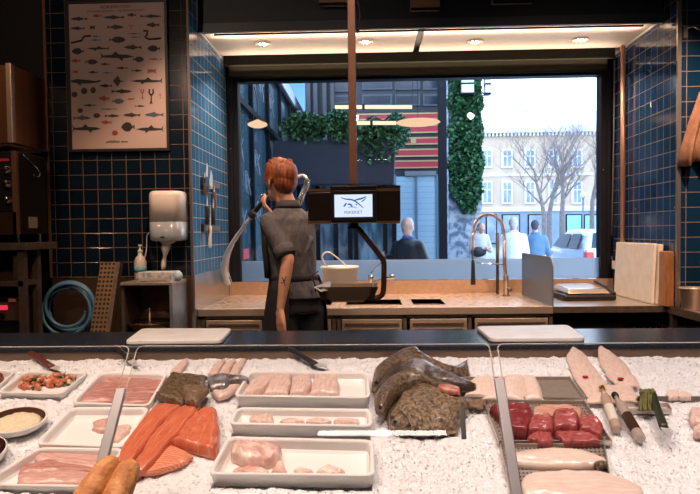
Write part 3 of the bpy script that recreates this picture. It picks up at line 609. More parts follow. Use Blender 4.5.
def drum(z0, z1, m, n, inset=0, rtop=True):
    rings = []
    steps = [(z0, .9), (z0+.015, .98), (z0+.03, 1)] if not rtop else [(z0, 1)]
    steps += [(z1-.03, 1), (z1-.012, .96), (z1, .86)] if rtop else [(z1, 1)]
    for z, s in steps:
        w = (hw-inset)*s; d = .15*s; rings.append([V((cx_-w, YN-.004, z))]+[V((cx_-w*math.copysign(abs(math.cos(t*math.pi/16))**.55, math.cos(t*math.pi/16)), YN-.05-d*abs(math.sin(t*math.pi/16))**.7, z)) for t in range(17)]+[V((cx_+w, YN-.004, z))])
    return MB().loft(rings).build(n, m, dp, smooth=True)
zm = P(168, 221, YD-.1).z
drum(zm, zd1, mat('dispenser_white', (.88, .82, .78), rough=.35), 'cover')
drum(zd0, zm-.003, mat('dispenser_grey', (.36, .42, .50), rough=.25, coat=.3), 'translucent_base', rtop=False)
MB().lathe((cx_, YN-.1, zd0-.022), [(.03, 0), (.06, .022)], n=20).build('outlet', mat('outlet_grey', (.5, .47, .44), rough=.4), dp, smooth=True)
MB().box(cx_-.012, cx_+.012, YN-.205, YN-.198, zd0+.02, zd0+.03).build('key_slot', black, dp)
pt = MB(); rings = []
for i in range(10):
    z = zd0-.02-i*.019; w = .028-.002*i+.006*math.sin(i); xx = cx_-.008-.003*i
    rings.append([V((xx-w, YN-.10-.01*math.sin(i*1.3), z)), V((xx, YN-.125, z)), V((xx+w, YN-.10, z)), V((xx, YN-.085, z))])
single('paper_towel', pt.loft(rings), mat('towel_paper', (.74, .68, .62), rough=.85), 'twisted white paper towel hanging from the dispenser', 'paper towel', smooth=True)
q = P(148, 232, YN-.02); cc = smooth_line([P(150, 232, YN-.03), P(147, 236, YN-.03), P(146.5, 250, YN-.03), P(143.5, 262, YN-.05), P(142, 270, 4.26)], 16)
single('pull_cord', MB().tube(cc, .0035, 6), plasw, 'thin white cord curling down beside the dispenser to the soap bottle', 'cord', smooth=True)
# ------------------------------------------------------------------ knives on the left side wall
XW = X0
def wp(px, py, d=.0): return PX(px, py, XW+d)
mg = []
for px0, px1, py, who in ((201.5, 218, 181.5, 'upper'), (202, 218.5, 228, 'lower')):
    a, b = wp(px0, py), wp(px1, py)
    r = thing('magnetic_strip', (XW, (a.y+b.y)/2, a.z), who+' knife rack strip on the blue side wall', 'knife rack', 'knife rack strips')
    MB().box(XW, XW+.014, a.y, b.y, a.z-.02, a.z+.02).build('bar', steel_d, r, bevel=.002)
    MB().box(XW, XW+.022, a.y-.03, a.y+.04, a.z-.028, a.z+.028).build('end_block', black, r)
def wall_knife(px, yt, ym, yb, hc_, label, up=True, w=.035):
    # blade between yt..ym and handle ym..yb (handle below when up)
    top, mid, bot = wp(px, yt, .02), wp(px+.3, ym, .02), wp(px+.5, yb, .02)
    if not up: top, bot = bot, top
    k = thing('kitchen_knife', (XW+.02, bot.y, min(bot.z, top.z)), label, 'knife', 'knives on the side wall')
    d = 1 if up else -1
    yy = V((0, 1, 0)); xx = V((1, 0, 0)); L = (top-mid)
    MB().prism([mid-yy*w*.45, mid+yy*w*.55, mid+yy*w*.5+L*.7, top+yy*w*.1, mid-yy*w*.45+L*.2], (.002, 0, 0)).build('blade', mat('wall_blade', (.75, .80, .85), rough=.35, metal=.4), k)
    H = bot-mid; MB().tube([mid+xx*.001, mid+H*.15, mid+H*.5, mid+H*.9, bot], [.011, .014, .013, .016, .010], 10).build('handle', hc_, k, smooth=True)
blk = mat('handle_black', (.02, .018, .018), rough=.4); blu = mat('handle_blue', (.02, .12, .45), rough=.4); brn = mat('handle_brown', (.12, .07, .05), rough=.5)
wall_knife(206.3, 193, 177, 163, blu, 'kitchen knife with a bright blue handle pointing up at the upper rack', up=False, w=.06)
wall_knife(204.2, 172, 183, 195, brn, 'small knife with a thin brown handle hanging left on the upper rack')
wall_knife(210.5, 170, 186, 189, plasw, 'wide pale blade hanging beside the blue handled knife', w=.10)
wall_knife(214, 186, 192, 208, brn, 'slim knife with a brown handle hanging at the right of the racks')
wall_knife(206.8, 196, 206, 225, blk, 'knife with a thick black handle, left one on the lower rack')
wall_knife(213, 198, 208, 225, blk, 'knife with a thick black handle, right one on the lower rack')
wall_knife(209.8, 248, 226, 203, plasw, 'steel with a long thin shaft hanging between the black handled knives', up=False, w=.02)
# ------------------------------------------------------------------ granite ledge and the hanging scale
ct = thing('service_counter', (0, 2.4, 0), 'long counter with a dark speckled granite top behind the fish display', 'counter')
MB().box(-3.2, 3.6, 2.235, 2.60, .972, 1.0).build('granite_top', granite, ct, bevel=.004)
MB().box(-3.1, 3.5, 2.30, 2.56, 0, .972).build('cabinet', steel_d, ct)
def lay_board(p, lab):
    (a, b), (c, d) = p
    q = [PZ(*p_, 1.001) for p_ in (a, b, d, c)]
    # rounded slab
    cen = sum(q, V())/4; pts = []
    for i in range(4):
        v0, v1, v2 = q[i-1], q[i], q[(i+1) % 4]; e0 = (v0-v1).normalized()*.03; e1 = (v2-v1).normalized()*.03
        for t in range(6): u = t/5; pts.append((v1+e0)*(1-u)**2+v1*2*u*(1-u)+(v1+e1)*u*u)
    return single('cutting_board', MB().prism(pts, (0, 0, .016)), board_m, lab, 'cutting board', 'cutting boards lying on the granite', bevel=.004)
lay_board((((125, 345), (222, 344)), ((142, 332), (232, 332))), 'white cutting board lying flat on the granite, left of the worker')
lay_board((((490, 342.5), (586, 342)), ((476, 330), (568, 328.5))), 'white cutting board lying flat on the granite, below the faucet side')
YS2 = 2.78
hs = thing('hanging_scale', P(353, 222, YS2), 'ceiling hung counter scale with a lit screen and dark side wings', 'scale')
def pbox(px0, py0, px1, py1, y0, y1, m, n, par=hs, bevel=0):
    a, b = P(px0, py1, y0), P(px1, py0, y0); return MB().box(a.x, b.x, y0, y1, a.z, b.z).build(n, m, par, bevel=bevel)
dk = mat('scale_dark', (.022, .013, .010), rough=.3)
pole_m = mat('brown_pole', (.34, .16, .10), (.40, .20, .13), 12, .45, .1)
q0 = P(353.2, 184, YS2); q1 = P(352.8, 0, YS2)
MB().box(q0.x-.017, q0.x+.017, YS2+.02, YS2+.05, q0.z, 3.35).build('pole', pole_m, hs, bevel=.003)
pbox(308, 192, 331, 221, YS2, YS2+.14, dk, 'left_wing', bevel=.004)
pbox(308, 188.8, 331, 191.5, YS2-.003, YS2+.14, copper, 'top_strip'); pbox(308, 221, 331, 223.7, YS2-.003, YS2+.14, copper, 'bottom_strip')
pbox(377, 190, 400.4, 221, YS2, YS2+.14, dk, 'right_wing', bevel=.004)
pbox(377, 185.2, 400.4, 187.8, YS2, YS2+.14, black, 'right_cap'); pbox(377, 188, 400.4, 191.2, YS2-.003, YS2+.14, copper, 'top_strip'); pbox(377, 221, 400.4, 223.4, YS2-.003, YS2+.14, copper, 'bottom_strip')
pbox(331, 185, 376.8, 223, YS2-.012, YS2+.15, dk, 'housing', bevel=.004)
pbox(330.8, 190, 376.8, 220.6, YS2-.022, YS2-.012, black, 'screen_bezel', bevel=.003)
scr = pbox(334.6, 194.2, 372.3, 217.2, YS2-.0245, YS2-.022, emis('screen_glow', (.72, .82, 1), 1.05), 'screen')
lg = MB(); YL = YS2-.0255
def stroke(pts, w):
    l = smooth_line([P(a, b, YL) for a, b in pts], 14); n = len(l); up = V((0, 0, 1)); vs = []
    for i, p in enumerate(l):
        t = (l[min(i+1, n-1)]-l[max(i-1, 0)]).normalized(); u = V((-t.z, 0, t.x)); ww = w*(.35+.65*math.sin(math.pi*min(1, max(.05, i/(n-1)))))
        vs += [p+u*ww, p-u*ww]
    lg.add(vs, [(2*i, 2*i+1, 2*i+3, 2*i+2) for i in range(n-1)])
stroke([(341, 197.6), (345, 199), (351, 199.6), (355, 201), (360, 205), (363.5, 208)], .0032)
stroke([(354, 200.5), (358, 199.3), (362, 198.4), (366, 196.5)], .0034)
stroke([(361, 201.5), (363, 200.8), (366.5, 197.3)], .0022)
stroke([(343.6, 206.8), (345, 205), (346.6, 202.8)], .0036)
stroke([(347.5, 204.5), (350, 204.3), (352.5, 206.5)], .0036)
stroke([(348, 207.6), (352, 206.8), (357, 208.2)], .0015)
stroke([(355.5, 204.2), (356.5, 204.8), (357, 205.6)], .0022)
lg.build('fish_logo', emis('logo_blue', (.03, .14, .45), .8), scr)
vs, fs = text_mesh('FISKERIET', P(353.3, 213.6, YL), .0175, (1, 0, .012), (0, 0, 1)); vs = [V((P(353.3, 213.6, YL).x+(v.x-P(353.3, 213.6, YL).x)*1.05, v.y, v.z)) for v in vs]
MB().add(vs, fs).build('screen_lettering', emis('letter_grey', (.10, .13, .25), .6), scr)
# weighing arm and pan
zc = lambda px, py: P(px, py, YS2+.06)
MB().lathe(zc(354.5, 229), [(.03, .0), (.034, .006), (.02, .014), (.012, .04)], n=16).build('arm_mount', black, hs, smooth=True)
arm = [zc(358, 228)]+smooth_line([zc(358, 228), zc(370, 243), zc(381, 257), zc(383.8, 262)], 8)[1:]+smooth_line([zc(384, 264), zc(384, 275), zc(383.6, 288), zc(382, 295), zc(376, 298.2)], 12)+[zc(366, 298.4)]
MB().tube(arm, .0125, 10).build('weighing_arm', mat('arm_brown', (.13, .06, .04), rough=.3, metal=.6), hs, smooth=True)
pn = [P(313, 288, YS2+.02), P(380, 289, YS2+.02)]
c = P(348, 299, YS2+.06); hwp = (P(374, 299, YS2).x-P(322, 299, YS2).x)/2
zt3 = P(348, 287, YS2-.04).z
rg = lambda z, wx, wy, ox=0, r=.02: [V((c.x+ox+sx*(wx-(r if k else 0)), YS2+.06+sy*(wy-(0 if k else r)), z)) for sx, sy, ks in ((-1, -1, (0, 1)), (1, -1, (1, 0)), (1, 1, (0, 1)), (-1, 1, (1, 0))) for k in ((1 if kk == 0 else 0) for kk in ks)]
pan = MB(); wtop = (P(381, 287, YS2).x-P(319, 287, YS2).x)/2
z0p = c.z+.004
pan.loft([rg(z0p, hwp, .085), rg(zt3, wtop, .115), rg(zt3, wtop-.006, .109), rg(z0p+.005, hwp-.005, .08)])
pan.build('weighing_pan', mat('pan_bronze', (.20, .14, .09), rough=.5, metal=.5), hs)
MB().box(c.x-.07, c.x+.07, YS2+.0, YS2+.12, z0p-.012, z0p).build('pan_support', bronze, hs)
ps = MB().prism([P(314, 287.5, YS2-.05), P(329, 281.5, YS2+.1), P(331, 283, YS2+.1), P(330, 290, YS2-.02), P(321, 292, YS2-.06)], (0, 0, .002))
single('paper_sheet', ps, mat('white_sheet', (.82, .80, .78), rough=.6), 'white paper sheet sticking out of the weighing pan', 'paper')
single('pole_cable', MB().tube(smooth_line([P(357, 0, YS2+.05), P(359.5, 10, YS2+.05), P(359.5, 22, YS2+.05), P(357.5, 33, YS2+.05)], 14), .005, 8), black, 'short black cable bulging beside the hanging pole near the top', 'cable', smooth=True)
#@@P4
# ------------------------------------------------------------------ fish display
XL, XR = -2.3, 2.4
dc = thing('display_case', (0, 1.7, 0), 'steel refrigerated fish display case holding the bed of ice', 'display case')
MB().box(XL, XR, 2.205, 2.232, .6, .984).build('back_lip', mat('lip_steel', (.34, .24, .18), rough=.35, metal=.85), dc)
MB().box(XL, XR, 1.02, 2.2, .0, .50).build('base', steel_d, dc)
MB().box(XL-.03, XL, 1.02, 2.232, 0, .98).build('end_panel', steel_d, dc); MB().box(XR, XR+.03, 1.02, 2.232, 0, .98).build('end_panel', steel_d, dc)
MB().box(XL, XR, 1.0, 1.02, 0, .84).build('front_panel', steel_d, dc)
MB().box(XL, XR, .80, 1.0, .775, .80).build('front_ledge', steel, dc, bevel=.004)
# ice bed: lumpy surface with loose chips
ice = MB(); nx, ny = 420, 130
iw = 1.20
def ih(x, y):
    q = V((x*9, y*9, 0)); a = noise.noise(q)*.005+noise.noise(V((x*42, y*42, 4)))*.0055+abs(noise.noise(V((x*100, y*100, 7))))*.006-.002
    a += max(0, (y-2.03))*.12+max(0, y-2.14)*-.25
    return a-.006
def quad_in(p, q):
    s = 0
    for i in range(4):
        a, b = q[i], q[(i+1) % 4]; c = (b[0]-a[0])*(p[1]-a[1])-(b[1]-a[1])*(p[0]-a[0])
        if c < 0: s += 1
    return s in (0, 4)
TR = {  # rim corners traced back-left, back-right, front-right, front-left
 'J1': [(250, 370.5), (368.8, 371.5), (370.5, 398), (233, 396)], 'J2': [(236.5, 407), (371, 408.7), (373, 426.5), (228, 424)], 'J3': [(228, 436), (373.4, 439.6), (375, 476), (207, 474)],
 'B': [(25, 370.5), (90, 371.5), (61.5, 394), (-4, 392.5)], 'C': [(101, 371.5), (168, 373), (149.5, 406), (70, 403)], 'F': [(71.4, 407), (150.5, 407), (124, 447.5), (34, 444)], 'G': [(40, 447), (124, 448), (100, 487), (-22, 485)], 'A': [(-60, 369), (17, 370), (-8, 393), (-95, 393)]}
RH = {k: (.03 if k[0] == 'J' else .012) for k in TR}
TQ = {k: [PB(x, y, RH[k]) for x, y in v] for k, v in TR.items()}
SQ = []
for q_ in TQ.values():
    c_ = sum(q_, V())/4; SQ.append([c_+(v_-c_)*.955 for v_ in q_])
for gx0, gx1, nx, ny in ((-1.4, 1.4, 680, 270), (XL+.01, -1.4, 60, 60), (1.4, XR-.01, 60, 60)):
    vs = []; fs = []
    for j in range(ny+1):
        for i in range(nx+1):
            x = gx0+(gx1-gx0)*i/nx; y = 1.03+(2.2-1.03)*j/ny
            vs.append(V((x, y, bedz(y, ih(x, y)-(.04 if any(quad_in((x, y), q_) for q_ in SQ) else 0)))))
    for j in range(ny):
        for i in range(nx): k = j*(nx+1)+i; fs.append((k, k+1, k+nx+2, k+nx+1))
    ice.add(vs, fs)
rnd = random.Random(3)
for k in range(24000):
    x = rnd.uniform(XL+.02, XR-.02) if k < 6000 else rnd.uniform(-1.25, 1.25); y = 1.04+1.15*rnd.random()
    if any(quad_in((x, y), q) for q in TQ.values()): continue
    c = V((x, y, bedz(y, ih(x, y)+.0015))); s = rnd.uniform(.0016, .0042)
    R = Matrix.Rotation(rnd.random()*6.3, 3, 'Z') @ Matrix.Rotation(rnd.random()*6.3, 3, 'X')
    p = [c+R @ V((a*s*rnd.uniform(.6, 1.4), b*s*rnd.uniform(.5, 1), d*s*rnd.uniform(.2, .5))) for a, b, d in ((-1, -1, -1), (1, -1, -1), (0, 1, -1), (0, 0, 1.2))]
    ice.add(p, [(0, 1, 2), (0, 1, 3), (1, 2, 3), (2, 0, 3)])
ice_m = mat('crushed_ice', (.84, .85, .87), (.96, .96, .97), 130, .3, bump=.3, bscale=300, coat=.1, sss=.5); ice_m.node_tree.nodes['Principled BSDF'].inputs['Subsurface Radius'].default_value = (.006, .006, .006)
io = ice.build('crushed_ice', ice_m, None, kind='stuff'); tag(io, 'bed of white crushed ice filling the whole fish display', 'ice')
# trays -------------------------------------------------------------------
def make_tray(key, name, label, floor_h=.004, wall=.012, lip=.008, m=porc, group='white porcelain trays on the ice', out=.0):
    q = TQ[key]; q = [q[3], q[2], q[1], q[0]]   # fl, fr, br, bl
    cen = sum(q, V())/4; wx = (q[1]-q[0]).length; wy = (q[3]-q[0]).length; dz_ = 0
    def ring(inset, h, r=.022):
        pts = []; u0 = inset/wx; v0 = inset/wy; ru, rv = max(.002, r-inset*.5)/wx, max(.002, r-inset*.5)/wy
        for (cu, cv, a0) in ((u0+ru, v0+rv, math.pi), (1-u0-ru, v0+rv, 1.5*math.pi), (1-u0-ru, 1-v0-rv, 0), (u0+ru, 1-v0-rv, .5*math.pi)):
            for t in range(6):
                a = a0+t/5*math.pi/2; u, v = cu+ru*math.cos(a), cv+rv*math.sin(a)
                b = q[0].lerp(q[1], u).lerp(q[3].lerp(q[2], u), v); pts.append(b+BN*(h-.03-dz_))
        return pts
    mb = MB().loft([ring(.006+out, -.012), ring(.002+out, .016), ring(.001, .018), ring(0, .024), ring(.0, .029), ring(.002, .031), ring(lip, .030), ring(lip+.003, .026), ring(lip+.006, floor_h+.006), ring(lip+.014, floor_h)])
    return single(name, mb, m, label, 'tray', group, smooth=False, bevel=0)
Z = {1: (0, 330, 3.01), 2: (100, 330, 3.0125), 3: (200, 330, 3.01), 4: (350, 330, 3.01), 5: (470, 330, 3.013), 6: (560, 330, 3.014), 7: (365, 340, 5.488), 8: (100, 400, 5.26)}
def z(i, *p): x, y, k = Z[i]; return [(x+a/k, y+b/k) for a, b in p]
make_tray('A', 'serving_tray', 'white tray at the left edge with dark red pieces, mostly out of view')
make_tray('B', 'serving_tray', 'white tray holding two heaps of tomato and herb salad')
make_tray('C', 'serving_tray', 'white tray of long pink fillets in the back row left of the salmon')
make_tray('F', 'serving_tray', 'nearly empty white tray with two small pale pieces, left of the salmon')
make_tray('G', 'serving_tray', 'white tray of pink fillets nearest the bottom left corner')
make_tray('J1', 'serving_tray', 'white tray with four pale fillets, backmost of the three middle trays', wall=.01)
make_tray('J2', 'serving_tray', 'narrow white tray with small scraps, between the other two middle trays')
make_tray('J3', 'serving_tray', 'large deep white tray with a roe piece, frontmost of the three middle trays', floor_h=-.004)
pink = uvmat('pink_flesh', (.58, .30, .26), (.74, .54, .48), 5, .3, 1, .3, (.40, .15, .12), bump=.35)
pink2 = uvmat('rosy_flesh', (.70, .45, .38), (.82, .64, .56), 5, .3, 1, .3, (.56, .28, .24), bump=.35)
pale = uvmat('pale_flesh', (.80, .64, .56), (.88, .78, .72), 6, .3, 1, .3, (.68, .42, .36), bump=.3)
white_f = uvmat('white_flesh', (.82, .68, .58), (.88, .80, .73), 8, .3, 1, .28, (.76, .56, .47))
salmon = uvmat('salmon_flesh', (.70, .21, .11), (.88, .48, .34), 4, .10, 1, .28, (.60, .13, .06), .15)
salmon_c = uvmat('salmon_cut', (.72, .24, .12), (.90, .56, .42), 16, .35, 0, .28, (.70, .18, .075), .15, amt=.6)
tuna = uvmat('tuna_flesh', (.17, .016, .022), (.35, .09, .08), 5, .12, 0, .3, (.27, .045, .05), bump=.3); tuna_c = uvmat('tuna_cut', (.26, .035, .04), (.50, .20, .18), 6, .12, 0, .3, (.48, .13, .12), bump=.3)
tuna_l = uvmat('tuna_light', (.58, .30, .20), (.74, .50, .38), 12, .4, 1, .3, (.50, .20, .14), amt=.8)
skin_b = mat('brown_fish_skin', (.05, .035, .018), (.22, .15, .085), 120, .32, bump=.3, bscale=200, coat=.35)
skin_l = mat('light_brown_skin', (.14, .085, .045), (.26, .17, .10), 110, .35, bump=.35, bscale=260, coat=.3)
skin_s = mat('silver_skin', (.36, .38, .44), (.10, .07, .05), 26, .28, .1, coat=.4, bump=.2)
def fil(name, label, cat, zi, A_, B_, th, m, h0=0, group=None, **k):
    mb = slab(z(zi, *A_), z(zi, *B_), th, h0, **k); return single(name, mb, m, label, cat, group, smooth=True)
FT = .007; FL = -.010
gC = 'pink fillets in the back left tray'
fil('fish_fillet', 'long pink fillet at the back of the tray left of the salmon', 'fish fillet', 1, [(308, 128), (340, 124), (400, 132), (485, 148)], [(300, 158), (340, 160), (400, 166), (470, 172)], .010, pink, FL, gC, wob=.5)
fil('fish_fillet', 'middle of the three long pink fillets in the tray left of the salmon', 'fish fillet', 1, [(275, 165), (330, 158), (400, 152), (495, 145)], [(262, 190), (330, 196), (400, 195), (470, 188)], .013, pink, FL, gC, wob=.5)
fil('fish_fillet', 'front one of the three long pink fillets in the tray left of the salmon', 'fish fillet', 1, [(240, 190), (300, 184), (380, 192), (465, 185)], [(235, 214), (300, 219), (380, 222), (442, 216)], .014, pink, FL, gC, wob=.5)
gF = 'pale scraps in the nearly empty tray'
fil('fish_piece', 'pinkish small piece, left one in the nearly empty tray', 'fish piece', 1, [(285, 270), (280, 285), (278, 302)], [(345, 268), (348, 290), (340, 306)], .012, pink2, FL, gF, wob=.6)
fil('fish_piece', 'pale small piece, right one in the nearly empty tray beside the metal post', 'fish piece', 1, [(325, 290), (312, 312), (305, 334)], [(395, 285), (385, 310), (352, 334)], .012, pale, FL, gF, wob=.6)
gG = 'pink fillets in the bottom left tray'
fil('fish_fillet', 'pink fillet at the back of the bottom left tray', 'fish fillet', 1, [(92, 378), (130, 358), (200, 360), (300, 374)], [(110, 398), (150, 392), (220, 412), (318, 414)], .010, pink2, FL, gG, wob=.4)
fil('fish_fillet', 'middle pink fillet in the bottom left tray', 'fish fillet', 1, [(62, 412), (110, 398), (180, 396), (290, 415)], [(52, 436), (110, 434), (180, 430), (280, 432)], .012, pink, FL, gG, wob=.4)
fil('fish_fillet', 'pink fillet at the front of the bottom left tray', 'fish fillet', 1, [(55, 438), (110, 428), (190, 424), (278, 428)], [(50, 458), (110, 464), (190, 466), (262, 462)], .012, pink2, FL, gG, wob=.4)
fil('fish_piece', 'dark red piece in the tray at the left edge', 'fish piece', 1, [(-40, 125), (-10, 120), (15, 128)], [(-40, 155), (-10, 158), (8, 146)], .018, mat('dark_red_flesh', (.12, .02, .015), (.25, .05, .03), 60, .3), FL, wob=.6)
# salad heaps
def heap(cx, cy, rx, n, lab):
    c = PB(cx, cy, FL); mb = MB(); r = random.Random(int(cx*7)); bx_, by_ = V((1, 0, 0)), V((0, 1, SL)).normalized()
    for k in range(n):
        a = r.random()*6.28; d = r.random()**.6; p = c+bx_*rx*d*math.cos(a)+by_*rx*.75*d*math.sin(a)+BN*(.004+.022*(1-d)*r.random())
        R = Matrix.Rotation(r.random()*6, 3, V((r.random(), r.random(), r.random())))
        if k % 2 == 0:
            mb.cur = 1; s = r.uniform(.008, .022); w = s*.35
            mb.add([p+R @ V(q) for q in ((-s, 0, 0), (0, -w, .003), (s, 0, .002), (0, w, .003), (0, 0, -.001))], [(0, 1, 4), (1, 2, 4), (2, 3, 4), (3, 0, 4), (0, 3, 2, 1)])
        else:
            mb.cur = 0 if k % 5 else 2; s = r.uniform(.006, .016); mb.ell(p, (s, s*.8, s*.55), R, 8, 5)
    o = mb.build('herb_salad', [mat('tomato_red', (.50, .10, .05), (.68, .30, .18), 50, .3), mat('herb_green', (.05, .10, .02), (.12, .15, .04), 40, .5), mat('salad_cream', (.7, .55, .35), rough=.4)], None, smooth=True, kind='stuff'); tag(o, lab, 'salad')
heap(36, 383.5, .052, 110, 'heap of orange tomato pieces and green herbs, left half of the tray')
heap(61, 381, .050, 90, 'heap of orange tomato pieces and green herbs, right half of the tray')
# oval dish and dark bowl
def dish(cx, cy, rx, ry, dep, name, lab, m_out, m_in, fill, fl_name, h=.03):
    c = PB(cx, cy, h); ax = PB(cx+rx, cy-rx*.12, h)-c; ay = PB(cx+ry*.3, cy-ry, h)-c
    def ring(s, hh, n=36): return [c+ax*s*math.cos(t*2*math.pi/n)+ay*s*math.sin(t*2*math.pi/n)+BN*hh for t in range(n)]
    d = thing(name, c, lab, 'bowl')
    MB().loft([ring(.6, -dep), ring(.82, -dep*.7), ring(.97, -.008), ring(1, 0), ring(.98, .004), ring(.93, .003)], cap=False).build('body', m_out, d, smooth=True)
    MB().loft([ring(.93, .003), ring(.86, -.006), ring(.78, -.02)], cap=False).build('inner_glaze', m_in, d, smooth=True)
    mb = MB(); R_ = random.Random(5)
    mb.loft([ring(.84-.0, -.014), [p+BN*R_.uniform(-.001, .003) for p in ring(.70, -.006)], [p+BN*R_.uniform(-.002, .003) for p in ring(.4, .0)], [p+BN*R_.uniform(-.002, .003) for p in ring(.1, .001)]])
    o = mb.build(fl_name, fill, None, smooth=True, kind='stuff'); return o
o = dish(16, 420, 32, 12.5, .03, 'oval_bowl', 'white oval bowl with a brown inner rim full of creamy salad, left edge', porc, mat('brown_glaze', (.10, .035, .02), rough=.25), mat('creamy_salad', (.80, .66, .42), (.9, .8, .6), 160, .5, bump=.5, bscale=200), 'creamy_salad')
tag(o, 'creamy pale salad filling the white oval bowl', 'salad')
o = dish(-10, 449, 17, 12, .03, 'round_bowl', 'white bowl with dark sauce cut by the left edge of the picture', porc, mat('brown_glaze', (.1, .035, .02)), mat('dark_sauce', (.05, .015, .012), rough=.2), 'dark_sauce')
tag(o, 'dark brown sauce in the bowl at the left edge', 'sauce')
# salmon
gS = 'salmon on the ice'
fil('salmon_fillet', 'long orange salmon side, leftmost, lying diagonally on the ice', 'salmon', 2, [(178, 216), (130, 272), (85, 330), (58, 372), (45, 420)], [(250, 224), (200, 275), (150, 335), (110, 385), (85, 430)], .018, salmon, .004, gS, pw=6)
fil('salmon_fillet', 'long orange salmon side in the middle, right beside the leftmost one', 'salmon', 2, [(250, 222), (195, 275), (150, 330), (115, 385), (90, 435)], [(300, 222), (282, 262), (214, 342), (160, 405), (112, 437)], .020, salmon, .010, gS, pw=6)
fil('salmon_portion', 'thin flat orange salmon portion with fine white lines, nearest the front', 'salmon', 2, [(200, 336), (165, 385), (130, 432)], [(280, 378), (262, 398), (190, 428)], .014, salmon_c, .004, gS)
fil('salmon_portion', 'thick cut orange salmon portion beside the big front tray', 'salmon', 2, [(314, 243), (262, 288), (210, 338)], [(350, 246), (360, 300), (348, 378)], .030, salmon, .006, gS, pw=12, ek=14)
# skin pieces and tails
fil('fish_skin_piece', 'large dark brown skinned fish piece above the salmon', 'fish piece', 2, [(212, 130), (190, 165), (166, 198)], [(326, 140), (300, 185), (245, 226)], .017, skin_b, .012, pw=10, ek=12)
fil('fish_skin_piece', 'smaller lighter brown round skinned piece above the salmon', 'fish piece', 2, [(252, 168), (246, 190), (262, 217)], [(326, 168), (320, 195), (292, 222)], .02, skin_l, .034, wob=.5)
fil('fish_tail_piece', 'grey silvery tail piece pointing right towards the back tray', 'fish piece', 2, [(322, 142), (360, 132), (395, 138), (450, 147)], [(330, 176), (370, 178), (400, 160), (448, 153)], .022, skin_s, .022)
fil('fish_piece', 'pink raw flesh piece under the silvery tail', 'fish piece', 2, [(322, 150), (350, 180), (385, 170), (428, 150)], [(335, 185), (355, 205), (395, 194), (425, 168)], .016, pale, .01)
fil('fish_tail_piece', 'pink tail piece with a red spot pointing up behind the brown skin', 'fish piece', 2, [(212, 126), (235, 100), (263, 84)], [(240, 134), (256, 115), (267, 90)], .012, pale, .01)
for i in range(3):
    d = i*31
    fil('fish_tail_strip', 'thin pale pink tail strip behind the silvery piece, '+('left', 'middle', 'right')[i]+' of three', 'fish piece', 2, [(322+d, 136), (345+d, 105), (374+d, 86)], [(352+d, 136), (366+d, 112), (380+d, 90)], .012, pale, .008, 'pale tail strips')
g1 = 'pale fillets in the backmost middle tray'
for i, (a, b) in enumerate((([(190, 140), (150, 165), (135, 190)], [(232, 138), (215, 165), (172, 195)]), ([(232, 135), (212, 160), (190, 194)], [(276, 135), (275, 165), (264, 197)]), ([(284, 143), (275, 170), (268, 196)], [(336, 143), (335, 165), (320, 195)]), ([(345, 136), (338, 165), (330, 196)], [(412, 138), (416, 170), (424, 200)]))):
    fil('fish_fillet', ('leftmost', 'second from left', 'third from left', 'rightmost')[i]+' pale fillet in the backmost middle tray', 'fish fillet', 3, a, b, .022, pale, FT, g1, pw=8)
fil('fish_piece', 'pinkish scrap at the left of the narrow middle tray', 'fish piece', 3, [(148, 266), (180, 260), (220, 254)], [(150, 280), (190, 281), (222, 277)], .018, pale, .004)
for i, (x0_, x1_) in enumerate(((240, 315), (318, 395), (402, 480))):
    fil('fish_piece', 'low pink scrap in the narrow middle tray, '+('left', 'middle', 'right')[i]+' of the small row', 'fish piece', 3, [(x0_, 275), ((x0_+x1_)/2, 268), (x1_, 274)], [(x0_, 282), ((x0_+x1_)/2, 284), (x1_, 283)], .014, pale, .004, 'low scraps in the narrow tray', wob=.4)
roe = mat('roe_skin', (.88, .74, .64), (.66, .34, .30), 26, .25, coat=.4, bump=.3, bscale=60)
fil('fish_roe', 'large pale roe sac at the left of the front middle tray', 'fish roe', 3, [(92, 365), (110, 345), (170, 336), (245, 352)], [(94, 385), (140, 402), (200, 404), (246, 388)], .035, roe, .002, wob=.4, pw=3)
for i, (a, b) in enumerate((([(98, 420), (150, 411), (208, 422)], [(100, 432), (150, 437), (205, 435)]), ([(212, 430), (228, 405), (240, 398)], [(262, 434), (258, 415), (246, 400)]), ([(283, 425), (310, 417), (342, 425)], [(285, 434), (310, 437), (340, 435)]), ([(350, 425), (385, 410), (436, 424)], [(352, 434), (390, 437), (434, 434)]))):
    fil('fish_piece', ('leftmost low piece in front of the roe sac', 'small upright pointed piece right of the roe sac', 'small flat piece in the middle of the big front tray', 'flat pale piece at the right of the big front tray')[i], 'fish piece', 3, a, b, .015, roe, -.002, wob=.3)
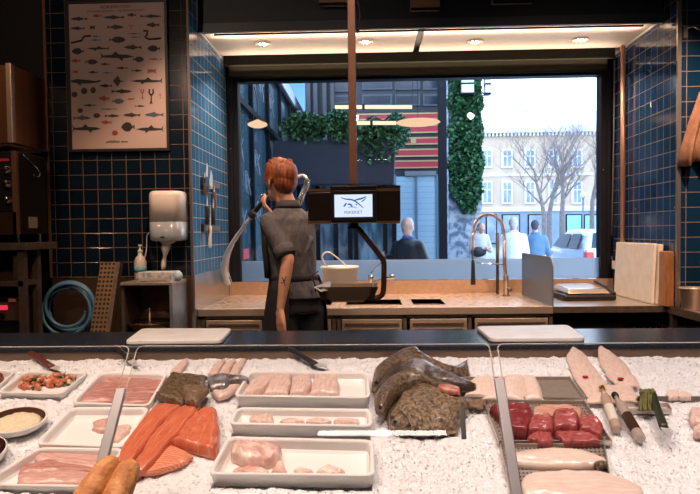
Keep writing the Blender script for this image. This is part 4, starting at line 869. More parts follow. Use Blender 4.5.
# flatfish
gW = 'whole flatfish piled on the ice'
flm = mat('flounder_skin', (.07, .04, .02), (.36, .26, .16), 105, .3, bump=.8, bscale=130, coat=.5)
flm2 = mat('halibut_skin', (.045, .028, .018), (.24, .16, .10), 120, .3, bump=.7, bscale=110, coat=.6)
belly = mat('silvery_belly', (.07, .05, .035), (.42, .46, .54), 11, .25, coat=.6, bump=.6, bscale=120, ramp=(.5, .72))
def whole_fish(label, A_, B_, th, m, h0, fin=1.0, eye=None, tail=None, gill=None):
    a3, b3 = z(7, *A_), z(7, *B_)
    q = PB(*a3[len(a3)//2], h0); t = thing('flatfish', q, label, 'fish', gW)
    slab(a3, b3, th, h0, pw=2.6, wob=.25).build('body', m, t, smooth=True)
    # fringe fins: a slightly larger thin sheet
    A2 = [(x+(x-u)*.10*fin, y+(y-v)*.14*fin) for (x, y), (u, v) in zip(a3, b3)]; B2 = [(u+(u-x)*.08*fin, v+(v-y)*.12*fin) for (x, y), (u, v) in zip(a3, b3)]
    slab(A2, B2, .006, h0, wob=.5).build('fin_fringe', skin_l, t, smooth=True)
    if tail: slab(z(7, *tail[0]), z(7, *tail[1]), .008, h0+.004, n=12, m=8).build('tail_fin', skin_l, t, smooth=True)
    if gill: MB().tube(smooth_line([PB(*p, h0+gh) for p, gh in zip(z(7, *[g[:2] for g in gill]), [g[2] for g in gill])], 12), .003, 6).build('gill_edge', skin_b, t, smooth=True)
    for e in eye or []:
        c = PB(*z(7, e[:2])[0], h0+e[2]); eb = MB().ell(c, (.006, .006, .006)).build('eye', mat('fish_eye', (.02, .02, .02), rough=.1), t, smooth=True)
    return t
whole_fish('dark brown flatfish at the very back, its tail lump pointing right', [(38, 262), (62, 160), (140, 92), (240, 45), (310, 85), (400, 130), (470, 155), (560, 115)], [(60, 275), (130, 190), (190, 150), (260, 140), (320, 150), (400, 175), (480, 195), (575, 185)], .034, flm2, .012, eye=[(62, 235, .03)])
whole_fish('shiny flatfish with silvery belly, second from the back of the pile', [(50, 275), (110, 190), (200, 135), (320, 118), (400, 160), (500, 215), (612, 245)], [(80, 300), (140, 240), (220, 200), (300, 200), (380, 235), (500, 255), (608, 256)], .036, belly, .026)
whole_fish('grey brown flatfish with a red cut tail, third in the pile', [(58, 380), (62, 300), (120, 225), (220, 180), (300, 190), (400, 240), (515, 255)], [(105, 410), (135, 350), (180, 290), (260, 240), (320, 240), (420, 290), (525, 295)], .036, flm2, .03, tail=([(420, 245), (470, 245), (520, 258)], [(425, 285), (470, 290), (524, 296)]), eye=[(85, 372, .034)]).name; slab(z(7, (395, 245), (450, 246), (522, 262)), z(7, (400, 268), (460, 284), (524, 298)), .012, .052, n=12, m=8).build('cut_tail', mat('red_cut_flesh', (.45, .14, .10), (.60, .30, .22), 60, .3), bpy.data.objects['flatfish.002'], smooth=True)
whole_fish('spotted sandy brown flatfish lying frontmost with its head to the left', [(125, 440), (140, 390), (190, 300), (270, 245), (350, 240), (430, 285), (500, 335), (560, 345)], [(160, 485), (230, 492), (300, 495), (360, 498), (430, 492), (500, 470), (545, 400), (575, 365)], .045, flm, .008, eye=[(150, 425, .042), (165, 450, .045)], gill=[(205, 400, .045), (240, 430, .05), (262, 480, .04)], tail=([(560, 345), (610, 325), (680, 318)], [(575, 365), (610, 368), (650, 372)]))
# white fillets right of the pile
gM = 'white fillets between the flatfish and the skate wings'
for i, (zi, a, b) in enumerate(((4, [(375, 140), (355, 165), (345, 195)], [(430, 140), (438, 170), (432, 206)]), (4, [(440, 145), (425, 175), (395, 205)], [(480, 150), (490, 180), (470, 212)]), (5, [(40, 138), (15, 165), (5, 195)], [(95, 150), (90, 180), (80, 212)]), (5, [(112, 132), (95, 165), (85, 206)], [(165, 140), (165, 170), (160, 210)]), (5, [(160, 135), (160, 170), (165, 208)], [(200, 140), (212, 175), (224, 212)]))):
    fil('fish_fillet', ('leftmost', 'second from left', 'middle', 'second from right', 'rightmost')[i]+' pale white fillet behind the red tuna', 'fish fillet', zi, a, b, .018, white_f, .008, gM, wob=.5)
def flat_tray(q, hh, name, label, m, lip=.012, perf=None):
    w = [PB(*p, hh) for p in q]; cen = sum(w, V())/4
    t = thing(name, cen, label, 'tray')
    MB().prism([p-BN*.003 for p in w], BN*.003).build('base', m, t)
    mb = MB()
    for i in range(4): a, b = w[i], w[(i+1) % 4]; n_ = (cen-(a+b)/2).normalized()*.003; mb.hexa([a, b, b+n_, a+n_, a+BN*lip, b+BN*lip, b+n_+BN*lip, a+n_+BN*lip])
    mb.build('rim', steel, t)
    if perf:
        pf = MB(); nx_, ny_ = perf; r = (w[1]-w[0]).length/nx_*.3
        for i in range(nx_):
            for j in range(ny_):
                u, v = (i+.5)/nx_, (j+.5)/ny_; c = w[0].lerp(w[1], u).lerp(w[3].lerp(w[2], u), v)+BN*.0004
                e1 = (w[1]-w[0]).normalized(); e2 = BN.cross(e1)
                pf.add([c+(e1*math.cos(k*math.pi/3)+e2*math.sin(k*math.pi/3))*r for k in range(6)], [tuple(range(6))])
        pf.build('perforations', black, t)
flat_tray(z(5, (-70, 150), (300, 150), (345, 214), (-90, 212)), .003, 'steel_tray', 'thin steel tray under the white fillets behind the tuna', steel)
flat_tray(z(5, (38, 218), (345, 224), (428, 345), (86, 345)), .006, 'perforated_tray', 'perforated steel tray carrying the red tuna chunks', steel, perf=(30, 12))
flat_tray(z(5, (90, 352), (405, 352), (440, 560), (135, 560)), .004, 'perforated_tray', 'perforated steel tray carrying the two big white fillets at the front', steel, perf=(26, 18))
gT = 'tuna chunks on the perforated tray'
for lab, m_, th, a, b in (('thick deep red tuna block at the far left of the perforated tray', tuna, .036, [(57, 238), (85, 270), (122, 316)], [(178, 232), (186, 265), (172, 322)]),
    ('pale pink striped tuna slice at the back of the perforated tray', tuna_l, .018, [(190, 240), (260, 230), (335, 238)], [(186, 264), (260, 266), (340, 268)]),
    ('small dark red tuna cube, left in the middle row', tuna_c, .03, [(182, 275), (175, 298), (172, 318)], [(245, 265), (252, 285), (248, 312)]),
    ('red tuna cube in the centre of the perforated tray', tuna_c, .034, [(252, 256), (248, 280), (250, 308)], [(312, 250), (326, 275), (323, 308)]),
    ('red tuna cube at the right end of the perforated tray', tuna_c, .03, [(328, 265), (325, 285), (332, 310)], [(372, 268), (397, 295), (400, 330)]),
    ('small wedge of red tuna at the front left of the perforated tray', tuna_c, .018, [(172, 330), (205, 312), (245, 312)], [(176, 338), (210, 344), (250, 345)]),
    ('long low red tuna strip at the front of the perforated tray', tuna_c, .018, [(256, 314), (320, 309), (388, 320)], [(262, 332), (300, 344), (392, 345)])):
    fil('tuna_chunk', lab, 'tuna', 5, a, b, th, m_, .01, gT, pw=12, ek=14)
gB = 'big white fillets at the front'
fil('fish_fillet', 'big white fillet with a dark tip in front of the tuna tray', 'fish fillet', 5, [(112, 372), (200, 359), (320, 358), (413, 388)], [(120, 402), (200, 411), (320, 415), (414, 408)], .019, white_f, .008, gB)
fil('fish_fillet', 'big white fillet nearest the bottom edge on the right half', 'fish fillet', 5, [(152, 470), (175, 432), (280, 418), (400, 425), (520, 470)], [(158, 500), (220, 520), (330, 530), (440, 525), (530, 500)], .022, white_f, .008, gB)
fil('fish_skin_tip', 'dark skin tip at the right end of the upper big white fillet', 'fish piece', 5, [(372, 402), (395, 398), (416, 400)], [(374, 412), (396, 413), (415, 411)], .014, skin_b, .016)
# skate wings
wing = uvmat('wing_flesh', (.82, .66, .55), (.88, .77, .68), 9, .3, 0, .3, (.74, .50, .42), slant=4)
gK = 'pale skate wings by the back lip'
for lab, a, b in (('pale triangular fish wing at the back, left of the two upright ones', [(36, 50), (20, 85), (45, 145), (85, 205)], [(42, 50), (85, 85), (125, 140), (152, 190)]), ('pale triangular fish wing at the back, right of the two upright ones', [(118, 46), (118, 85), (145, 140), (180, 172)], [(123, 46), (182, 82), (218, 128), (240, 168)]), ('pale wide fish piece lying under the two glass bottles', [(95, 175), (82, 195), (84, 216)], [(200, 160), (228, 182), (238, 214)])):
    t = fil('fish_wing', lab, 'fish piece', 6, a, b, .009, wing, .012, gK, wob=.8)
blood = mat('blood_spot', (.45, .02, .03), rough=.2)
for px, py, lab in ((77, 140, 'small red blood spot on the left pale wing'), (183, 146, 'small red blood spot on the right pale wing')):
    c = PB(*z(6, (px, py))[0], .027); single('blood_spot', MB().ell(c, (.010, .007, .003)), blood, lab, 'stain', smooth=True)
for i, (a, b) in enumerate((([(318, 188), (335, 180), (360, 186)], [(320, 203), (340, 207), (362, 205)]), ([(355, 190), (375, 188), (397, 196)], [(357, 205), (375, 206), (396, 205)]))):
    fil('fish_piece', ('left', 'right')[i]+' one of two small white pieces lying on the ice at the right', 'fish piece', 6, a, b, .014, white_f, .004, 'small white pieces on the ice')
for i, (a, b) in enumerate((([(388, 250), (400, 235), (440, 232)], [(392, 275), (410, 283), (445, 285)]), ([(402, 295), (415, 288), (445, 285)], [(402, 312), (415, 318), (445, 320)]))):
    fil('fish_fillet', ('upper', 'lower')[i]+' pale pink fillet cut by the right edge of the picture', 'fish fillet', 6, a, b, .02, pale, .008, 'pink fillets at the right edge')
a, b = PB(637, 400, .0), PB(705, 401, .0)
rl = MB().hexa([a-BN*.02, b+V((.4, 0, 0))-BN*.02, b+V((.4, .006, 0))-BN*.02, a+V((0, .006, 0))-BN*.02, a+BN*.012, b+V((.4, 0, 0))+BN*.012, b+V((.4, .006, 0))+BN*.012, a+V((0, .006, 0))+BN*.012])
single('steel_divider', rl, steel_d, 'low steel divider strip across the ice at the right edge', 'divider')
# bottles, herbs, knives
def tube_pts(zi, *p, h=.02): return [PB(*z(zi, q)[0], h) for q in p]
def small_bottle(p0, p1, lab, capm, body_m, fillm):
    a, b = PB(*z(6, p0)[0], .028), PB(*z(6, p1)[0], .018); ax = (b-a); L = ax.length; ax.normalize()
    t = thing('glass_bottle', (a+b)/2, lab, 'bottle', 'small glass bottles lying on the ice')
    MB().lathe(a, [(.008, 0), (.0095, .002), (.0095, .016), (.008, .018)], ax, 18).build('cap', capm, t, smooth=True)
    MB().lathe(a+ax*.018, [(.0065, 0), (.0065, .014), (.0135, .035), (.0145, .04), (.0145, L-.022), (.012, L-.018)], ax, 22).build('glass_body', body_m, t, smooth=True)
    MB().lathe(a+ax*(L*.50), [(.0147, 0), (.0149, .001), (.0149, L*.34), (.0147, L*.345)], ax, 22, cap=False).build('label', fillm, t, smooth=True)
small_bottle((125, 172), (172, 300), 'small glass bottle with a gold cap and pale label on the ice', mat('gold_cap', (.75, .45, .12), rough=.2, metal=.9), mat('clear_bottle', (.50, .36, .28), rough=.08, coat=.6), mat('bottle_label', (.72, .66, .58), rough=.6))
small_bottle((163, 192), (244, 330), 'glass bottle with a black cap and brown contents on the ice', black, mat('smoky_bottle', (.45, .36, .32), rough=.08, coat=.6), mat('brown_contents', (.06, .03, .02), rough=.2))
hm = MB(); rr_ = random.Random(11)
for k in range(34):
    x0_ = rr_.uniform(242, 285); pts = [PB(*z(6, (x0_+rr_.uniform(-4, 4), 184+rr_.uniform(-4, 6)))[0], rr_.uniform(.03, .045)), PB(*z(6, (x0_, 212))[0], rr_.uniform(.02, .04)), PB(*z(6, (x0_+rr_.uniform(-6, 2), 242))[0], rr_.uniform(.012, .03))]
    hm.tube(smooth_line(pts, 7), .003, 6)
    hm.ell(pts[0], (.005, .005, .005), n=7, m=5)
single('herb_bundle', hm, mat('samphire_green', (.10, .10, .025), (.20, .19, .06), 60, .5), 'bundle of olive green stems standing between bottle and knife', 'herbs', smooth=True)
flat_tray(z(6, (195, 232), (325, 232), (335, 250), (200, 250)), .004, 'small_dish', 'small pale dish beneath the green stems', porc, lip=.014)
def knife(hp, bp, tip, hm_, lab, w=.022, h=.02, rivets=3, zi=1):
    a, b, c = (PB(*z(zi, q)[0], h+.006) for q in (hp, bp, tip))
    k = thing('kitchen_knife', a, lab, 'knife')
    ax = (b-a).normalized(); sd = BN.cross(ax).normalized()
    MB().tube([a, a.lerp(b, .1), a.lerp(b, .5), a.lerp(b, .9), b], [.009, .0125, .011, .0125, .012], 12, flat=.7).build('handle', hm_, k, smooth=True)
    L = (c-b); MB().prism([b-sd*.010, b+sd*w*.6, b+sd*w*.5+L*.6, c-sd*.008, b-sd*.010+L*.3], BN*.0018).build('blade', mat('blade_steel', (.78, .76, .74), rough=.35, metal=.5), k)
    for i in range(rivets): p = a.lerp(b, .2+.3*i)+BN*.0085; MB().ell(p, (.003, .003, .0012), n=8, m=5).build('rivet', chrome, k, smooth=True)
knife((92, 68), (158, 112), (182, 120), mat('red_wood_handle', (.13, .03, .02), rough=.4), 'knife with a riveted dark red wooden handle lying behind the salad tray')
knife((268, 56), (350, 104), (388, 112), blk, 'knife with a riveted black handle behind the middle trays', zi=3)
knife((348, 50), (392, 92), (412, 108), blk, 'dark knife lying on the ice behind the left glass joint', rivets=0)
k_ = knife((275, 184), (314, 296), (337, 326), mat('dark_green_handle', (.03, .035, .02), rough=.35), 'knife with a curved dark green handle stuck in the ice at the right', rivets=0, zi=6, h=.03)
# front glass
GP = V((0, 1.30, 1.17)); GD = V((0, .15, .17)).normalized(); GN = V((1, 0, 0)).cross(GD)
if GN.y > 0: GN = -GN
gl_m = glass_mat('display_glass', (.97, .98, .97)); edge_m = mat('glass_edge', (.55, .50, .42), rough=.2, coat=.5)
def gp(x, s, o=0): return V((x, GP.y, GP.z))+GD*s+GN*o
slen = (GP.z-.81)/GD.z
xa_, xb_ = -.4895, .248
def gpanel(x0, x1, lab):
    g = thing('sneeze_guard', gp((x0+x1)/2, -slen), lab, 'glass panel', 'front glass panels of the fish display')
    r = .012; out = [gp(x0, -slen), gp(x1, -slen)]+[gp(x1-r+r*math.sin(t), -r+r*math.cos(t)) for t in (math.pi/2, 1.2, .8, .4, 0)]+[gp(x0+r-r*math.sin(t), -r+r*math.cos(t)) for t in (0, .4, .8, 1.2, math.pi/2)]
    MB().add(out, [tuple(range(len(out)))]).build('pane', gl_m, g)
    MB().tube(out[1:], .0013, 6).build('polished_edge', edge_m, g, smooth=True)
    MB().tube([out[-1], out[0]], .0013, 6).build('polished_edge', edge_m, g, smooth=True)
gpanel(-1.75, xa_-.008, 'left front glass panel of the fish display'); gpanel(xa_+.008, xb_-.008, 'middle front glass panel with rounded corners, widest in view'); gpanel(xb_+.008, 1.35, 'right front glass panel of the fish display')
for x, lab, s0 in ((xa_, 'grey metal post at the left glass joint above the bread', .100), (xb_, 'grey metal post at the right glass joint beside the tuna', .083)):
    c = gp(x, -(s0+.17), .006); single('glass_post', MB().boxc(c, (.0095, 0, 0), GD*.17, GN*.005), mat('post_grey', (.30, .29, .29), rough=.45, metal=.6), lab, 'post', 'posts between the front glass panels', bevel=.002)
def onglass(px, py, o=.004):
    d = ray(px, py); return O+d*(((GP+GN*o)-O).dot(GN)/d.dot(GN))
a, b = onglass(462, 406), onglass(464, 439)
single('glass_clip', MB().boxc((a+b)/2, (.0045, 0, 0), (a-b)/2, GN*.003), black, 'short upright black clip on the middle front glass by the flatfish', 'clip', bevel=.001)
# bread
bread_m = mat('bread_crust', (.50, .18, .05), (.72, .34, .12), 40, .6, bump=.6, bscale=90)
for (p, q, lab) in (((84, 505), (114, 458), 'golden brown bread stick in the bottom left foreground, left one'), ((113, 508), (131.5, 461), 'golden brown bread stick in the bottom left foreground, right one')):
    a, b = P(*p, .99), P(*q, 1.07); a = a+(a-b)*((a.z-.815)/(b.z-a.z))
    dd = (b-a); ln = dd.length; L = []; rs = []; R0 = .0225
    for t in [0, .01, .03, .06]+[.1+.05*k for k in range(15)]+[.85, .89, .925, .955, .98, .995, 1]:
        e = min(t, 1-t)*ln; L.append(a+dd*t+V((.002*math.sin(t*14), 0, 0))); rs.append(max(.002, R0*(1-max(0, 1-e/(R0*1.5))**2)**.5+.0009*math.sin(t*40)))
    o = single('bread_stick', MB().tube(L, rs, 16), bread_m, lab, 'bread', 'bread sticks in front of the glass', smooth=True)
#@@P5
# ------------------------------------------------------------------ people
skin = mat('human_skin', (.62, .33, .24), (.70, .40, .30), 12, .5, sss=.0)
def basis(fx, fy):
    f = V((fx, fy, 0)).normalized(); return f, V((-f.y, f.x, 0)), V((0, 0, 1))   # forward, left, up
def hand(mb, wrist, d, palm_n, s=1.0, curl=.35, side=1):
    """palm with five bent fingers: d = pointing direction, palm_n = direction the palm faces"""
    d = V(d).normalized(); pn = V(palm_n); pn = (pn-d*pn.dot(d)).normalized(); w = d.cross(pn)*side
    for k, t in ((-.026, .078), (-.009, .086), (.009, .083), (.026, .073)):
        mb.seg(wrist, .019*s, wrist+d*t*s+w*k*s, .0125*s, 8)
    for k, L in ((-.028, .058), (-.0095, .072), (.0095, .078), (.028, .068)):
        p = wrist+d*.078*s+w*k*s; dd = d; r = .0095*s
        for j, fr in enumerate((.45, .32, .25)):
            dd = (dd+pn*curl*(j*.7+.5)).normalized(); q = p+dd*L*fr*s*1.1; mb.seg(p, r, q, r*.92, 8); p = q; r *= .92
    p = wrist+w*.022*s+d*.02*s; q = p+(d*.5+w*.75+pn*.35).normalized()*.045*s; mb.seg(p, .014*s, q, .011*s, 8)
    q2 = q+(d*.85+w*.25+pn*.4).normalized()*.034*s; mb.seg(q, .011*s, q2, .009*s, 8)
def head_(mb, c, f, l, u, s=1.0):
    R = Matrix((l, f, u)).transposed()
    mb.ell(c+u*.012*s, (.076*s, .094*s, .104*s), R, 20, 14)
    mb.ell(c+f*.022*s-u*.055*s, (.056*s, .066*s, .062*s), R, 16, 10)      # jaw
    mb.ell(c+f*.068*s-u*.095*s, (.024*s, .022*s, .018*s), R, 10, 7)       # chin
    mb.seg(c+f*.092*s+u*.01*s, .009*s, c+f*.108*s-u*.022*s, .013*s, 8)     # nose
    for k in (1, -1):
        mb.ell(c+l*.077*s*k-f*.004*s-u*.006*s, (.010*s, .019*s, .032*s), R, 10, 8)  # ears
        mb.ell(c+f*.083*s+l*.032*s*k+u*.028*s, (.022*s, .012*s, .009*s), R, 8, 6)    # brows
    mb.ell(c+f*.086*s-u*.052*s, (.025*s, .012*s, .010*s), R, 10, 6)       # lips
def face_parts(par, c, f, l, u, s=1.0):
    R = Matrix((l, f, u)).transposed()
    for k in (1, -1):
        e = MB().ell(c+f*.087*s+l*.031*s*k+u*.010*s, (.013*s, .008*s, .009*s), R, 10, 7).build('eye', mat('eye_white', (.7, .68, .65), rough=.2), par, smooth=True)
        MB().ell(c+f*.094*s+l*.031*s*k+u*.010*s, (.006*s, .003*s, .006*s), R, 8, 5).build('iris', black, e, smooth=True)
    MB().ell(c+f*.096*s-u*.052*s, (.022*s, .006*s, .006*s), R, 10, 5).build('mouth', mat('lips', (.45, .16, .13), rough=.5), par, smooth=True)
def ringe(c, l, f, w, d, n=20, tilt=None): return [c+l*w*math.cos(t*2*math.pi/n)+f*d*math.sin(t*2*math.pi/n)+(tilt or V())*math.sin(t*2*math.pi/n) for t in range(n)]
# worker -------------------------------------------------------------------
f, l, u = basis(-.55, .83)
YP_ = 3.9
hc_ = P(280.3, 181, YP_); fh, lh, uh = basis(-.72, .69)
wk = thing('person', (hc_.x+.08, YP_, 0), 'red haired person in a grey shirt and black apron seen from behind spraying water', 'person')
sh = P(289, 219, YP_); chest = P(289.5, 236, YP_); waist = P(293, 264, YP_); hip = P(297, 288, YP_); low = P(298, 312, YP_)
Ls, Rs = sh+l*.128-u*.022, sh-l*.150-u*.01
Le = P(288, 259, 3.74); Lh = P(280.5, 308, 3.72)
Re = P(296, 240, 4.22); Rh = P(272, 215, 4.24)
b = MB(); head_(b, hc_, fh, lh, uh, 1.08)
b.seg(hc_-u*.05-f*.01, .056, P(288, 208, YP_), .060, 16)
b.loft([ringe(P(288.5, 207, YP_), l, f, .07, .06), ringe(P(289, 213, YP_), l, f, .11, .08), ringe(sh, l, f, .148, .10), ringe(chest, l, f, .155, .11), ringe(waist, l, f, .135, .095), ringe(hip, l, f, .155, .115), ringe(low, l, f, .16, .115)])
b.chain([(Ls, .050), (Ls.lerp(Le, .5), .044), (Le, .038), (Le.lerp(Lh, .35), .038), (Lh, .024)])
b.chain([(Rs, .050), (Rs.lerp(Re, .5), .044), (Re, .038), (Rh, .025)])
feet = {}
for k, s_ in ((1, .0), (-1, .0)):
    h_ = low+l*.085*k; kn = V((h_.x, h_.y+.02, .52)); an = V((h_.x+l.x*.02*k, h_.y, .09))
    b.chain([(h_, .085), (kn, .055), (kn*.6+an*.4, .055), (an, .036)]); b.seg(an-u*.03, .035, an+f*.15-u*.055, .03, 10); feet[k] = (h_, kn, an)
hand(b, Lh, P(281.5, 330, 3.70)-P(281, 310, 3.72), f*.2-l, 1.12, .18, -1)
hand(b, Rh, P(260, 201, 4.2)-Rh, V((.6, .3, .7)), 1.0, .8, 1)
b.build('body', skin, wk, remesh=.0075, sm=4)
face_parts(wk, hc_, fh, lh, uh, 1.08)
tt = MB(); c = P(284.5, 281, 3.68)
for (a_, b2) in (((282.5, 277.5), (284, 282)), ((286, 276.5), (284, 282)), ((284, 282), (285.3, 285.5)), ((281.5, 283), (284, 281.5))):
    tt.seg(P(*a_, 3.682), .0035, P(*b2, 3.682), .003, 6)
tt.build('forearm_tattoo', mat('tattoo_ink', (.10, .06, .06), rough=.6), wk, smooth=True)
hr = MB(); R_ = Matrix((lh, fh, uh)).transposed()
hr.ell(hc_-fh*.014+u*.038, (.094, .108, .100), R_, 22, 14); hr.ell(hc_-fh*.048-u*.004, (.082, .066, .084), R_, 18, 12); hr.ell(hc_-fh*.060-u*.045, (.062, .036, .036), R_, 14, 9)
hr.ell(hc_+fh*.062+u*.095, (.062, .046, .030), R_, 14, 8)
rr_ = random.Random(2)
for k in range(150):
    a = rr_.uniform(-math.pi, math.pi); e = rr_.uniform(-.45, 1.45)
    d0 = V((math.cos(e)*math.sin(a), -math.cos(e)*math.cos(a), math.sin(e)))
    if d0.y > .35 and e < .75: continue
    p = hc_+u*.026+R_ @ V((d0.x*.092, d0.y*.106, d0.z*.108)); dr = (R_ @ V((d0.x*.2+rr_.uniform(-.2, .2), .25, -.8 if e < .9 else .15))).normalized()
    hr.seg(p-dr*.018, .008, p+dr*.026, .0035, 6)
hr.build('hair', mat('red_hair', (.30, .085, .03), (.10, .028, .012), 70, .4, stretch=(1, 1, .15), bump=.5, bscale=160), wk, remesh=.005, sm=0)
grey = mat('grey_shirt', (.065, .070, .090), (.10, .105, .125), 150, .8, bump=1, bscale=7, stretch=(1.6, 1.6, .7)); grey.node_tree.nodes['Bump'].inputs['Distance'].default_value = .045
st_ = MB()
st_.loft([ringe(P(288.3, 203.5, YP_), l, f, .072, .066), ringe(P(288.5, 208.5, YP_), l, f, .085, .075), ringe(P(289, 213, YP_), l, f, .118, .09), ringe(sh, l, f, .158, .115), ringe(chest, l, f, .172, .130), ringe(waist, l, f, .152, .115), ringe(P(294, 277, YP_), l, f, .146, .110), ringe(hip, l, f, .172, .132), ringe(P(298, 298, YP_)-l*.01, l, f, .182, .142)])
st_.chain([(Ls+u*.0, .064), (Ls.lerp(Le, .5), .060), (Ls.lerp(Le, .82), .056)])
st_.chain([(Rs, .064), (Rs.lerp(Re, .5), .058), (Re, .052), (Re.lerp(Rh, .25), .048)])
for q in ((.2, -.03), (.5, .04), (.75, -.02)): st_.seg(chest-f*.125+l*q[1]*3-u*q[0]*.1, .012, waist-f*.10+l*(q[1]*2+.05), .010, 8)
shirt = st_.build('shirt', grey, wk, remesh=.009, sm=3)
cf0, cf1 = Ls.lerp(Le, .68), Ls.lerp(Le, .93)
MB().tube([cf0, cf0.lerp(cf1, .1), cf0.lerp(cf1, .9), cf1], [.058, .064, .062, .054], 20).build('rolled_cuff', grey, wk, smooth=True)
MB().loft([ringe(P(287.8, 200.5, YP_)-f*.01, l, f, .066, .062), ringe(P(288.2, 205, YP_), l, f, .078, .074), ringe(P(288.4, 207.5, YP_), l, f, .088, .082)]).build('collar', mat('dark_collar', (.035, .035, .045), rough=.8), wk, smooth=True)
apm = mat('black_apron', (.012, .013, .02), rough=.8)
trm = mat('dark_trousers', (.016, .018, .03), rough=.8)
tr_ = MB(); tr_.loft([ringe(hip, l, f, .160, .120), ringe(low, l, f, .165, .122)])
for k in (1, -1): h_, kn, an = feet[k]; tr_.chain([(h_, .092), (kn, .068), (an+u*.03, .055)])
tr_.build('trousers', trm, wk, remesh=.012, sm=2)
for k in (1, -1): an = feet[k][2]; MB().chain([(an-u*.03-f*.03, .045), (an+f*.16-u*.05, .038)]).build('shoe', black, wk, remesh=.01, sm=1)
# apron: belt and a skirt wrapping the front and left side, plus bib edge
ap_ = []
for py, w_, d_ in ((276, .158, .122), (290, .180, .146), (312, .20, .165), (340, .21, .18), (400, .215, .185)):
    c = P(295 if py < 290 else 296, py, YP_); ap_.append([c+l*w_*math.cos(t)+f*d_*math.sin(t) for t in [(-.95+(math.pi+1.5)*k/24) for k in range(25)]])
outer = ap_; rows = [r+[p+(sum(r, V())/len(r)-p).normalized()*.004 for p in r[::-1]] for r in outer]
MB().loft(rows).build('apron', apm, wk, smooth=True)
MB().loft([[P(294, py, YP_)+l*w_*math.cos(t*2*math.pi/28)+f*d_*math.sin(t*2*math.pi/28) for t in range(28)] for py, w_, d_ in ((274.5, .153, .118), (276, .158, .123), (279, .159, .124), (280.5, .154, .119))]).build('apron_belt', apm, wk, smooth=True)
bib = [[P(x_, y_, YP_)+l*a1+f*b1 for a1, b1 in ((.176, -.02), (.178, .04), (.12, .125), (.0, .142))] for x_, y_ in ((290, 226), (291, 245), (293, 265), (294, 277))]
MB().loft([r+[p+V((.003, -.004, 0)) for p in r[::-1]] for r in bib]).build('apron_bib', apm, wk, smooth=True)
tie = MB(); tb = P(309, 277, YP_-.11); tie.tube(smooth_line([tb, tb+V((.03, 0, .015)), tb+V((.055, 0, .035))], 6), .004, 6); tie.tube(smooth_line([tb, tb+V((.03, 0, -.03)), tb+V((.04, 0, -.09))], 6), .005, 6); tie.build('apron_tie', apm, wk, smooth=True)
# sprayer held in the right hand, hose and its spring arm, water jet
n0, n1 = P(269.5, 195, 4.2), P(250.5, 216.5, 4.26)
sg = thing('spray_gun', n0, 'black hose nozzle with chrome collar held up by the worker', 'spray gun')
ax = (n1-n0); MB().tube([n0, n0+ax*.25, n0+ax*.55, n0+ax*.8], [.012, .015, .017, .019], 14).build('grip', black, sg, smooth=True)
MB().tube([n0+ax*.8, n0+ax*.84, n0+ax*.97, n1], [.021, .024, .026, .022], 16).build('nozzle_head', blackm, sg, smooth=True)
MB().tube([n0+ax*.74, n0+ax*.80], [.0205, .0215], 16).build('collar', chrome, sg, smooth=True)
MB().tube(smooth_line([n0+ax*.15, n0+ax*.2+V((-.03, 0, .03)), n0+ax*.5+V((-.028, 0, .02))], 8), .004, 6).build('trigger', chrome, sg, smooth=True)
hl = smooth_line([n0, P(279, 186, 4.2), P(288, 180, 4.3), P(296, 177.5, 4.4), P(302, 175.5, 4.45), P(306.5, 178.5, 4.45), P(306.5, 185, 4.45), P(303, 193, 4.45), P(300, 203, 4.48), P(300, 230, 4.5), P(300, 260, 4.5), V((P(300, 260, 4.5).x, 4.6, ZW+.01))], 60)
ph = thing('spray_hose', hl[-1], 'silver spray hose arching up behind the head of the worker', 'hose')
MB().tube(hl, .0115, 10).build('hose_core', mat('hose_silver', (.62, .58, .55), rough=.3, metal=.7), ph, smooth=True)
co = []; seg_ = hl[28:44]
for k in range(360):
    s_ = k/359*(len(seg_)-1); i = min(int(s_), len(seg_)-2); t = (seg_[i+1]-seg_[i]).normalized(); p = seg_[i].lerp(seg_[i+1], s_-i); a1 = t.orthogonal().normalized(); b1 = t.cross(a1); a1 = t.cross(V((0, 1, 0))).normalized(); b1 = V((0, 1, 0)); an = k*2*math.pi/20
    co.append(p+(a1*math.cos(an)+b1*math.sin(an))*.019)
MB().tube(co, .003, 5).build('spring', chrome, ph, smooth=True)
wm = bpy.data.materials.new('water_spray'); wm.use_nodes = True
n_, k_ = wm.node_tree.nodes, wm.node_tree.links; n_.remove(n_['Principled BSDF'])
tr1 = n_.new('ShaderNodeBsdfTransparent'); df = n_.new('ShaderNodeBsdfTranslucent'); df.inputs[0].default_value = (.95, .97, 1, 1); d2 = n_.new('ShaderNodeBsdfDiffuse'); d2.inputs[0].default_value = (.95, .97, 1, 1)
ad = n_.new('ShaderNodeMixShader'); ad.inputs[0].default_value = .65; k_.new(df.outputs[0], ad.inputs[1]); k_.new(d2.outputs[0], ad.inputs[2])
mx = n_.new('ShaderNodeMixShader'); mx.inputs[0].default_value = .9
k_.new(tr1.outputs[0], mx.inputs[1]); k_.new(ad.outputs[0], mx.inputs[2]); k_.new(mx.outputs[0], n_['Material Output'].inputs[0])
jet0 = smooth_line([P(250, 218, 4.27), P(243, 227.5, 4.42), P(235.5, 238, 4.6), P(229, 249, 4.78), P(225, 260, 4.93), P(224, 271, 5.03), P(228, 284, 5.1)], 40)
wj = MB(); rj = random.Random(9)
wj.tube(jet0, [.009+.016*i/39 for i in range(40)], 12)
